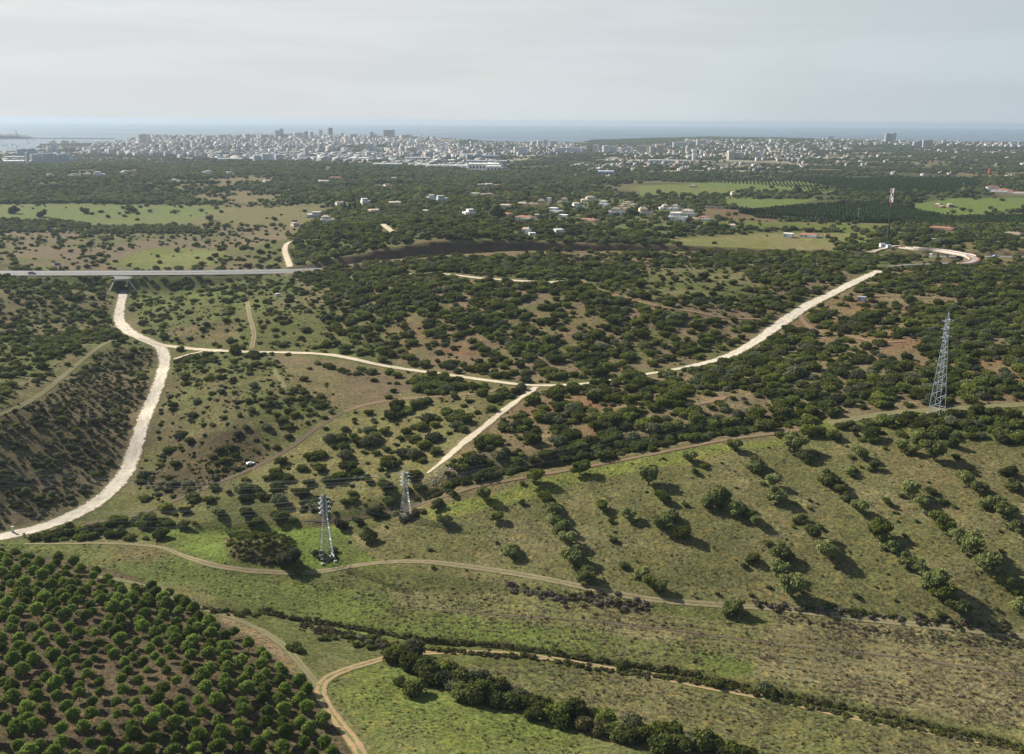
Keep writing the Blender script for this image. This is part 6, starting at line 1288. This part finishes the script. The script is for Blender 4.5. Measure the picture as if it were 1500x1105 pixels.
# ------------------------------------------------------------------ the town
TW = [ # x0, x1, top, base, wall, description
(402,408,193,205,(.45,.47,.50),'left shorter half of the twin grey towers'),(408,415,191,205,(.50,.52,.55),'right taller half of the twin grey towers'),(416,425,197.5,205,(.66,.62,.54),'broad cream block right of the twin grey towers'),(446,451,194.6,206,(.30,.34,.42),'slim dark blue topped tower'),(453,459,195.2,207,(.60,.56,.50),'beige tower beside the dark blue topped one'),
(468,472.5,192.6,205,(.66,.66,.66),'slim pale tower alone on the ridge'),(480,487,190,207,(.36,.33,.30),'tallest dark brown slab tower on the skyline'),(481,488,200,209,(.66,.68,.70),'white block in front of the tallest tower'),(498,503,196,205,(.60,.60,.60),'grey pointed block right of tallest tower'),(541,547,195.2,206,(.34,.40,.52),'blue topped block near the middle of the skyline'),
(547,553,198,207,(.68,.66,.62),'white shoulder of the blue topped block'),(562,572,192.5,205,(.38,.30,.24),'brown wide tower of the middle pair'),(572,578,192,205,(.50,.50,.48),'grey tower touching the brown wide tower'),(538,548,213,225,(.36,.41,.50),'grey blue mid town slab'),(548,552.5,214,225,(.72,.72,.70),'narrow white slab beside the grey blue one'),
(535,543,223.5,232,(.74,.74,.72),'white cube block low in the town'),(593,612,218,228.5,(.52,.44,.34),'tan block with three bays in mid town'),(358,366,198,208,(.60,.58,.55),'grey block left of the twin towers'),(360,366,212,224,(.50,.53,.56),'grey tower block in the left centre'),(445,452,218,231,(.56,.50,.46),'tan tower with dark red top in mid town'),
(461,465,212,222,(.64,.62,.60),'slim beige block by the green hill'),(370,382,229,237,(.62,.65,.68),'first of the long white slab row'),(382,402,227,237,(.66,.69,.72),'second and longest of the white slab row'),(402,414,228,237,(.62,.65,.68),'last of the long white slab row'),(202,215,199,213,(.60,.56,.50),'big beige block on the left of the town ridge'),
(187,202,209,215,(.72,.70,.68),'white low block under the big beige block'),(137,143,212.5,220,(.64,.58,.52),'round beige silo like block near the spit'),(38,41.5,226,242,(.60,.62,.66),'thin tall slab tower left of the hospital'),(44,62,228,240,(.50,.53,.60),'left wing of the grey hospital'),(62,82,227,240,(.52,.54,.60),'middle wing of the grey hospital'),
(82,101,228,240,(.48,.51,.58),'right wing of the grey hospital'),(23,40,220,229,(.42,.46,.54),'grey blue slab behind the thin tower'),(40,51,219.5,229,(.30,.36,.45),'dark blue block behind the hospital'),(77,84,214,225,(.48,.50,.55),'grey tower by the harbour'),(68,76,217,225,(.56,.56,.58),'pale block by the harbour'),
(869,877,214,224.5,(.72,.72,.72),'first white block of the inland terrace'),(883,893,215,224,(.74,.74,.74),'second white block of the inland terrace'),(894,906,216.5,224,(.70,.70,.70),'third white block of the inland terrace'),(915,927,217,224,(.66,.68,.70),'fourth and greyer block of the inland terrace'),
(932,951,215,225.5,(.62,.52,.40),'wide tan slab in the inland terrace'),(952,959,216,226,(.56,.48,.40),'narrow tan slab between two wide ones'),(960,973,214.5,226,(.62,.53,.42),'right tan slab in the inland terrace'),(985,1010,209.5,216,(.72,.71,.70),'long white stepped block below the wood'),(1020,1036,206.5,214,(.74,.73,.70),'white apartment group on the wooded crest'),
(1066,1076,223,234,(.62,.56,.46),'beige rounded block right of the water tower'),(1076,1090,225,234,(.60,.56,.50),'lower beige wing beside the rounded block'),(1296.5,1306,197.5,209.5,(.42,.40,.40),'shaded half of the big seaside tower'),(1306,1312.5,197,209.5,(.70,.68,.64),'bright half of the big seaside tower'),  # seaside tower halves: sunlit and shaded sides painted into the wall colours
(1318,1327,206,211,(.76,.76,.74),'white pyramid shaped hotel near the seaside tower'),(1338,1352,208.5,216,(.42,.50,.54),'blue green slab beside the beige hotel'),(1352,1367,207,217.5,(.58,.52,.46),'beige hotel slab on the right coast'),(1468,1475,209,214,(.56,.56,.58),'first of three small far right blocks'),
(1480,1487,209,214,(.56,.56,.58),'second of three small far right blocks'),(1492,1498,209,214,(.56,.56,.58),'third of three small far right blocks'),(778,785,208,214,(.66,.64,.62),'first beige coast tower by the sea gap'),(787,794,207,214,(.70,.68,.64),'second beige coast tower by the sea gap'),(797,803,206,214,(.66,.62,.58),'third coast tower by the sea gap'),
(806,817,207.5,214,(.68,.66,.64),'wide fourth coast block by the sea gap'),(808,855,217.5,223.5,(.74,.74,.74),'long white terrace block before the coast wood'),(752,773,217,226.5,(.74,.73,.71),'stepped white block left of the long white terrace'),(730,745,219,225,(.60,.54,.52),'reddish grey block mid right of the town'),(1128,1138,205.5,210,(.74,.74,.72),'small white block on the far wood'),
(1214,1222,200.5,206,(.70,.68,.66),'pale slim tower on the central coast'),(1106,1116,224,234,(.74,.73,.70),'bright white block right of the beige ones'),(1248,1262,206,210,(.66,.60,.58),'pinkish low block on the coast ridge'),(1380,1400,208,212,(.60,.60,.60),'low grey coast block by the crane'),(1408,1420,208,212,(.58,.58,.60),'low far coast block right of the crane'),
(430,445,196,206,(.66,.62,.56),'cream stepped block between skyline towers'),(380,396,199,208,(.64,.60,.56),'wide beige block left of twin towers'),(320,334,199,208,(.62,.58,.54),'wide beige block on the left skyline'),(300,312,200,208,(.66,.64,.60),'pale block on the left skyline'),(510,524,198,207,(.64,.62,.60),'pale terraces right of the tallest tower'),(586,604,199,208,(.68,.64,.58),'cream block mass right of the brown tower')]
bm_cache = {}
def wall_mat(c):
    k = tuple(round(v, 2) for v in c)
    if k not in bm_cache: bm_cache[k] = mat('facade', k, .85, .06, .02)
    return bm_cache[k]
M_BAND = mat('window_band', (.12, .14, .17), .4, spec=.5)
def block(x0, x1, yt, yb, col, lab):
    q = hit((x0+x1)/2, yb)[0]
    if q[2] < 1: q[2] = 3
    _, _, w_ = to_px(*q); Wd = (x1-x0)*w_/FPX; H_ = (yb-yt)*w_/FPX*1.1; Dp = max(12, min(Wd*.8, 22)); ry = -math.atan2(q[0], q[1])+math.radians(random.choice([-20, 12, 20]))
    root = bpy.data.objects.new('apartment_block', None); COL.objects.link(root); root.location = (q[0], q[1]+Dp/2, q[2]-2); root.rotation_euler = (0, 0, ry); tag(root, lab, 'building', 'blocks that stand out in the town')
    MB().box((0, 0, H_/2+1), (Wd*.94, Dp, H_+2)).build('walls', wall_mat(col), root); b = MB(); b.box((0, 0, H_+2.2), (Wd*.96, Dp+.4, .5)); b.box((Wd*.1, 0, H_+3.6), (Wd*.3, Dp*.4, 2.6)); b.build('roof', wall_mat(tuple(v*.9 for v in col)), root)
    nf = max(2, int(H_/3.1))
    for k in range(min(nf, 26)): MB().box((-Wd*.02, -Dp/2-.15, 3.6+k*H_/nf), (Wd*.80, .35, H_/nf*.42)).build('window', M_BAND, root)
    for s in (-1,): MB().box((s*Wd*.475, 0, H_/2+1.5), (.4, Dp*.35, H_*.86)).build('stair_window', M_BAND, root)
for t_ in TW: block(*t_)
def water_tower(px, yt, yb, wpx, lab):
    q = hit(px, yb)[0]; _, _, w_ = to_px(*q); H_ = (yb-yt)*w_/FPX; R_ = wpx/2*w_/FPX; r_ = bpy.data.objects.new('water_tower', None); COL.objects.link(r_); r_.location = q; tag(r_, lab, 'water tower')
    b = MB(); b.bar((0, 0, -1), (0, 0, H_*.72), R_*1.35, t2=R_*1.25, n=14); b.build('shaft', WM['white'], r_); b = MB(); b.bar((0, 0, H_*.70), (0, 0, H_*.82), R_*1.3, t2=R_*2, n=16); b.bar((0, 0, H_*.82), (0, 0, H_*.97), R_*2, t2=R_*2, n=16); b.build('tank', WM['white'], r_); b = MB(); b.bar((0, 0, H_*.97), (0, 0, H_), R_*1.7, t2=R_*1.2, n=16); b.build('roof', WM['grey'], r_)
water_tower(1016, 219, 237.5, 8, 'big white mushroom water tower among red roofed houses'); water_tower(616.5, 197.5, 207, 4.5, 'small pale water tower on the town skyline')
q = hit(1449, 256)[0]; _, _, w_ = to_px(*q); H_ = 9*w_/FPX; r_ = bpy.data.objects.new('brick_chimney', None); COL.objects.link(r_); r_.location = q; tag(r_, 'dark red brick tower rising from distant trees', 'chimney'); MB().box((0, 0, H_/2), (5.5, 5.5, H_), .3, 0, .85).build('shaft', mat('brick', (.30, .07, .05), .9, .2, .2), r_); MB().box((0, 0, H_+.4), (5.6, 5.6, .8), .3).build('cap', mat('brick_cap', (.2, .05, .04), .9), r_)
for a_ in [(687,730,240.5,250,'long white warehouse in the industrial estate',WM['white'],60),(713,733,244,252,'white and blue factory shed at the estate end',WM['white'],40),(637,683,242.5,247.5,'row of pale sheds in the estate',WM['white'],40),(683,742,236,240,'very long flat grey warehouse',WM['grey'],40),(680,730,228,233,'wide flat blue grey hall',WM['blue'],40),
           (877,900,251.5,256.8,'blue grey flat factory by the highway',WM['blue'],50),(953,1007,235,239,'long white curved hall left of the water tower',WM['white'],30),(0,28,236,241,'pale flat hall left of the hospital',WM['white'],60),(0,30,230,235,'long grey vaulted hall at the left edge',WM['grey'],70),(548,585,240,245,'low white sheds at the town edge',WM['white'],40),(610,628,241,246,'two pale sheds beside the quarry field',WM['white'],40),
           (592,630,231,235,'long pale shed in the mid estate',WM['white'],35),(512,538,232,236,'low white shopping hall',WM['white'],50),(320,350,232.5,236,'flat white building under the trees on the left',WM['white'],40),(660,700,246,248,'thin pale canopy in the estate',WM['white'],20)]:
    box_thing('warehouse', a_[0], a_[1], a_[2], a_[3], a_[5], a_[4], 'warehouse', a_[6], None, 'large flat industrial buildings')
# ordinary town buildings: the largest as objects, the rest one mass
TZ = [([(150,209),(200,204),(300,203),(420,203),(480,204),(560,204),(640,209),(720,213),(770,222),(740,230),(660,236),(560,236),(430,234),(300,233),(200,231),(120,224)], 1.0, (9,22), 0),
([(215,203),(420,202),(640,206),(640,212),(215,212)], .9, (14,30), 0),
([(300,222),(430,224),(560,226),(560,237),(430,237),(300,234)], .9, (6,14), 2),([(560,232),(740,236),(740,249),(640,247),(560,241)], .6, (5,9), 2),
([(500,216),(560,214),(600,221),(520,226)], .15, (6,10), 1),
([(640,209),(860,213),(862,226),(740,232)], .45, (6,14), 1),([(870,216),(1000,212),(1100,209),(1250,215),(1240,232),(1180,238),(1060,236),(960,236),(880,228)], .55, (6,13), 1),
([(830,244),(900,236),(960,238),(1060,238),(1180,240),(1190,249),(1060,252),(1000,251),(860,252)], .75, (5,9), 1),([(1000,206),(1140,206),(1180,212),(1000,214)], .5, (8,14), 0),
([(1180,205),(1500,211),(1500,217),(1180,213)], .35, (7,16), 0),([(1330,217),(1500,222),(1490,227),(1330,222)], .35, (5,8), 1),([(1190,222),(1300,226),(1310,243),(1200,246)], .30, (5,9), 1),([(1300,255),(1450,255),(1500,262),(1430,262),(1300,258)], .35, (5,8), 1),
([(1300,228),(1500,228),(1500,254),(1300,250)], .05, (5,8), 1),([(0,226),(130,222),(130,240),(0,241)], .25, (6,12), 2),([(60,207),(170,205),(170,212),(90,211)], .18, (5,9), 2),([(820,256),(900,258),(880,275),(800,272)], .08, (5,8), 1),([(640,262),(760,262),(760,285),(640,285)], .02, (5,8), 1)]
TZ = [(p_, dn_*(.72 if min(v_[0] for v_ in p_) > 800 else 1), h_, t_) for p_, dn_, h_, t_ in TZ]
DEN = np.zeros((NR, NAZ)); HA = np.zeros((NR, NAZ)); HB = np.zeros((NR, NAZ)); TT = np.zeros((NR, NAZ), int)
for poly, dn, (ha, hb_), ty in TZ:
    m = inpoly(PXG, PYG, poly); DEN[m] = dn; HA[m] = ha; HB[m] = hb_; TT[m] = ty
far_m = (D2 > 2000) & (GZ > .5); str_ = fbm(GX, GY, 300, 3, .6, 131); lam = np.where(far_m, DEN*cellA/1750*np.clip(.85+1.2*str_, .1, 2), 0)
cnt = RNG.poisson(lam); ri, ci_ = np.nonzero(cnt); rep = cnt[ri, ci_]; ri = np.repeat(ri, rep); ci_ = np.repeat(ci_, rep)
d = DR[ri]+RNG.random(len(ri))*(DR[np.minimum(ri+1, NR-1)]-DR[ri]); a = AZ[ci_]+(RNG.random(len(ri))-.5)*(AZ[1]-AZ[0]); bx, by = d*np.sin(a), d*np.cos(a); bz = hgt(bx, by); n = len(bx)
ty = TT[ri, ci_]; bh = HA[ri, ci_]+(HB[ri, ci_]-HA[ri, ci_])*RNG.random(n)**1.6; bw = np.where(ty == 1, 9+9*RNG.random(n), 13+18*RNG.random(n)); bd = np.where(ty == 1, 9+5*RNG.random(n), 11+8*RNG.random(n)); bw = np.where(ty == 2, 20+35*RNG.random(n), bw)
ba = np.radians(RNG.choice([-25, 0, 20, 65], n))+RNG.normal(0, .06, n); pal = np.array([(.60,.59,.57),(.70,.69,.66),(.55,.49,.42),(.42,.41,.40),(.50,.42,.35),(.36,.35,.36),(.62,.60,.57),(.44,.34,.30)]); bc = pal[RNG.integers(0, 8, n)]*(.58+.30*RNG.random(n))[:, None]
roofc = np.where(((ty == 1) & (RNG.random(n) < .6))[:, None] | ((ty == 0) & (RNG.random(n) < .15))[:, None], np.array([.40, .16, .09]), np.where((ty == 2)[:, None], np.array([.60, .60, .60]), np.array([.48, .45, .42])))
q_, q2_, bwz = to_px(bx, by, bz); sc_ = bw*bh/bwz**2*((q_ > 3) & (q_ < 1497)); topb = np.argsort(-sc_)[:225]; isb = np.zeros(n, bool); isb[topb] = True; print('town buildings', n)
fm = bpy.data.materials.new('town_facade'); fm.use_nodes = True; t = fm.node_tree; b = t.nodes['Principled BSDF']; at = nn(t, 'ShaderNodeAttribute', attribute_name='paint'); t.links.new(at.outputs['Color'], b.inputs['Base Color']); b.inputs['Roughness'].default_value = .9
def boxes(ii, local=False):
    k = len(ii); sx_ = np.array([-1, 1, 1, -1]*2)*.5; sy_ = np.array([-1, -1, 1, 1]*2)*.5; szv = np.array([0, 0, 0, 0, 1, 1, 1, 1.])
    V = []; F = []; C = []; fq = np.array([(0,1,5,4),(1,2,6,5),(2,3,7,6),(3,0,4,7),(4,5,6,7)])
    def add(w, dd, z0, z1, ox, oy, col, top):
        X = sx_[None]*w[:, None]+ox[:, None]; Y = sy_[None]*dd[:, None]+oy[:, None]; c, s = np.cos(ba[ii])[:, None], np.sin(ba[ii])[:, None]
        XX = X*c-Y*s+(0 if local else bx[ii][:, None]); YY = X*s+Y*c+(0 if local else by[ii][:, None]); ZZ = z0[:, None]*(1-szv)+z1[:, None]*szv+(0 if local else bz[ii][:, None])
        off = sum(len(v) for v in V); V.append(np.stack([XX, YY, ZZ], -1).reshape(-1, 3)); F.append((np.arange(len(w))[:, None, None]*8+fq[None]+off).reshape(-1, 4)); cc = np.repeat(col[:, None], 5, 1); cc[:, 4] = top; C.append(cc.reshape(-1, 3))
    o = np.zeros(k); w, dd, h = bw[ii], bd[ii], bh[ii]
    add(w, dd, o-4, h, o, o, bc[ii], roofc[ii]); add(w*.32, dd*.4, h, h+2.4, w*.15, o, bc[ii]*.9, bc[ii]*.8); gl = np.tile(np.array([[.16, .18, .21]]), (k, 1))
    for fz in (.22, .52, .82): add(w*.84, dd+.5, h*fz-.6, h*fz+.6, o, o, gl, gl)
    V = np.concatenate(V); F = np.concatenate(F); C = np.concatenate(C); me = np_mesh('buildings', V, F, [fm]); ca = me.color_attributes.new('paint', 'FLOAT_COLOR', 'CORNER'); cc = np.repeat(np.concatenate([C, np.ones((len(C), 1))], 1), 4, 0).astype(np.float32); ca.data.foreach_set('color', cc.ravel()); return me
tag(link('town_buildings', boxes(np.nonzero(~isb)[0])), 'mass of pale low buildings filling the distant seaside town', None, None, 'stuff')
TWX = np.array([(t_[0]+t_[1])/2 for t_ in TW]); TWY = np.array([t_[3] for t_ in TW], float); rk = {}
for j in topb[np.argsort(q_[topb])]:
    o = link('town_building', boxes(np.array([j]), True), None, (bx[j], by[j], bz[j])); cw = bc[j]; tone = 'white' if cw.min() > .5 else 'cream' if cw[0]-cw[2] > .08 else 'grey'
    what = 'hall' if ty[j] == 2 else 'red roofed house' if roofc[j][0]-roofc[j][2] > .2 else 'block'; D = np.hypot(TWX-q_[j], (TWY-q2_[j])*3)
    for l in np.argsort(D)[:12]:
        k_ = (tone, what, int(l)); r_ = rk.get(k_, 0)
        if r_ < 3: break
    rk[k_] = r_+1; side = ['just left of', 'further left of', 'well left of'] if q_[j] < TWX[l] else ['just right of', 'further right of', 'well right of']; k2 = (tone, what, int(l), side[0]); r2 = rk.get(k2, 0); rk[k2] = r2+1
    tag(o, ' '.join(f"{tone} {what} {side[min(r2, 2)]} the {TW[l][5]}".split()[:16]), 'building', 'ordinary buildings of the seaside town')
# ------------------------------------------------------------------ harbour mouth: headland, lighthouse, breakwater, boats, cranes
def hill_thing(name, x0, x1, yb, H_, dist, m, lab):
    X0, _ = at_z(x0, yb, 0.); N = 60; V = []; F = []; x_, y_ = at_z(np.linspace(x0, x1, N), np.full(N, float(yb)), np.zeros(N))
    prof = H_*np.clip(np.minimum((np.linspace(1, 0, N))*9, 1), 0, 1)**.6*(.82+.18*fbm(x_, y_, 400, 3, .5, 5)); offs = [0, 25, 90, 260, 420, 520]; zf = [-.05, .72, .96, 1, .7, -.05]
    for i in range(N):
        for o, z in zip(offs, zf): V.append((x_[i]*(1+o/dist), y_[i]*(1+o/dist), prof[i]*z*(1+.12*math.sin(i*1.7+o))))
    k = len(offs)
    for i in range(N-1):
        for j in range(k-1): F.append((i*k+j, (i+1)*k+j, (i+1)*k+j+1, i*k+j+1))
    me = bpy.data.meshes.new(name); me.from_pydata(V, [], F); me.materials.append(m); me.update(); tag(link(name, me), kind='structure'); return x_, y_, prof
hx_, hy_, hp_ = hill_thing('headland', -260, 57, 204, 42, 7900, mat('headland_rock', (.075, .075, .05), 1, .4, .02), '')
k = int(60*(298/317)); lx, ly, lz = hx_[k-3]*1.02, hy_[k-3]*1.02, hp_[k-3]
r_ = bpy.data.objects.new('lighthouse', None); COL.objects.link(r_); r_.location = (lx, ly, lz-4); tag(r_, 'slim dark lighthouse tower on the headland by the harbour mouth', 'lighthouse'); b = MB(); b.bar((0, 0, 0), (0, 0, 38), 8, t2=5.5, n=12); b.build('tower', mat('tower_stone', (.34, .33, .33), .9), r_); b = MB(); b.bar((0, 0, 38), (0, 0, 43), 4.5, t2=4, n=10); b.build('lantern', M_GREYP, r_); MB().box((14, 0, 4), (22, 12, 8)).build('keeper_house', WM['white'], r_)
bwx, bwy = at_z(np.linspace(58, 168, 30), np.full(30, 203.6), np.zeros(30)); b = MB()
for i in range(29): b.bar((bwx[i], bwy[i], 1.5), (bwx[i+1], bwy[i+1], 1.5), 14)
tag(b.build('breakwater', mat('breakwater_rock', (.16, .15, .14), 1, .3, .05)), 'long low dark breakwater closing the harbour mouth', 'breakwater')
for i, (px, py, s, c) in enumerate([(2,207.5,1.6,'w'),(5,213.5,1.7,'w'),(10,213.2,1.5,'d'),(39,206,1.8,'d'),(50,206,1.2,'d'),(42,210.3,1.4,'d'),(55,206.2,1.2,'w'),(12,219,1.0,'w')]):
    x, y = at_z(float(px), float(py), 0.); r_ = bpy.data.objects.new('moored_boat', None); COL.objects.link(r_); r_.location = (x, y, 0); r_.rotation_euler = (0, 0, i*.9); r_.scale = (s,)*3
    tag(r_, ['white boat under the headland', 'white boat in the outer harbour at the frame edge', 'dark boat just right of the edge white boat', 'long dark boat below the lighthouse', 'small dark boat right of the long one', 'dark sailing boat in mid harbour', 'little white boat near the headland tip', 'white boat close to the near harbour shore'][i], 'boat', 'boats in the harbour')
    hull = [(-8, 0), (-7, -2), (4, -2), (9, 0), (4, 2), (-7, 2)]; MB().prism(hull, -.3, 1.6).build('hull', WM['white'] if c == 'w' else M_GREYP, r_); MB().box((-1.5, 0, 2.4), (6, 2.4, 1.8)).build('cabin', WM['white'], r_); b = MB(); b.bar((1, 0, 1.4), (1, 0, 14), .5, n=5); b.build('mast', M_GREYP, r_)
for i, (px, pb, pt_) in enumerate([(93,208,199),(81,209,202),(19,222,212),(25,222,214),(1441,212,205)]):
    q = hit(px, pb)[0]; x, y = (q[0], q[1]); z = max(q[2], 1); _, _, w_ = to_px(x, y, z); H_ = (pb-pt_)*w_/FPX; r_ = bpy.data.objects.new('harbour_crane', None); COL.objects.link(r_); r_.location = (x, y, z); tag(r_, ['tall thin crane on the spit', 'shorter crane on the spit', 'left crane mast by the near quay', 'right crane mast by the near quay', 'tower crane on the far right coast'][i], 'crane', 'cranes')
    b = MB(); b.bar((0, 0, 0), (0, 0, H_), 2.2); b.build('tower', M_GREYP, r_); b = MB(); b.bar((-H_*.25, 0, H_*.88), (H_*.6, 0, H_*.88), 1.6); b.bar((0, 0, H_), (H_*.55, 0, H_*.88), .8); b.build('jib', M_GREYP, r_)
# brown brush around the feet of two pylons
for (px, py, n_, lab) in ((479, 818, 9, 'foot of the nearest pylon'), (600, 757, 11, 'foot of the smaller pylon')):
    q = hit(px, py)[0]
    for i in range(n_):
        x, y = q[0]+random.gauss(0, 2.6), q[1]+random.gauss(0, 1.8); s = random.uniform(.9, 1.9); o = link('brown_bush', brown_shr, None, (x, y, float(hgt(np.array([x]), np.array([y]))[0])-.1)); o.scale = (s, s, s*.9); o.rotation_euler = (0, 0, i); tag(o, f'brownish bush, {CARD[i]} in the tangle at the {lab}', 'bush', f'brown brush at the {lab}')
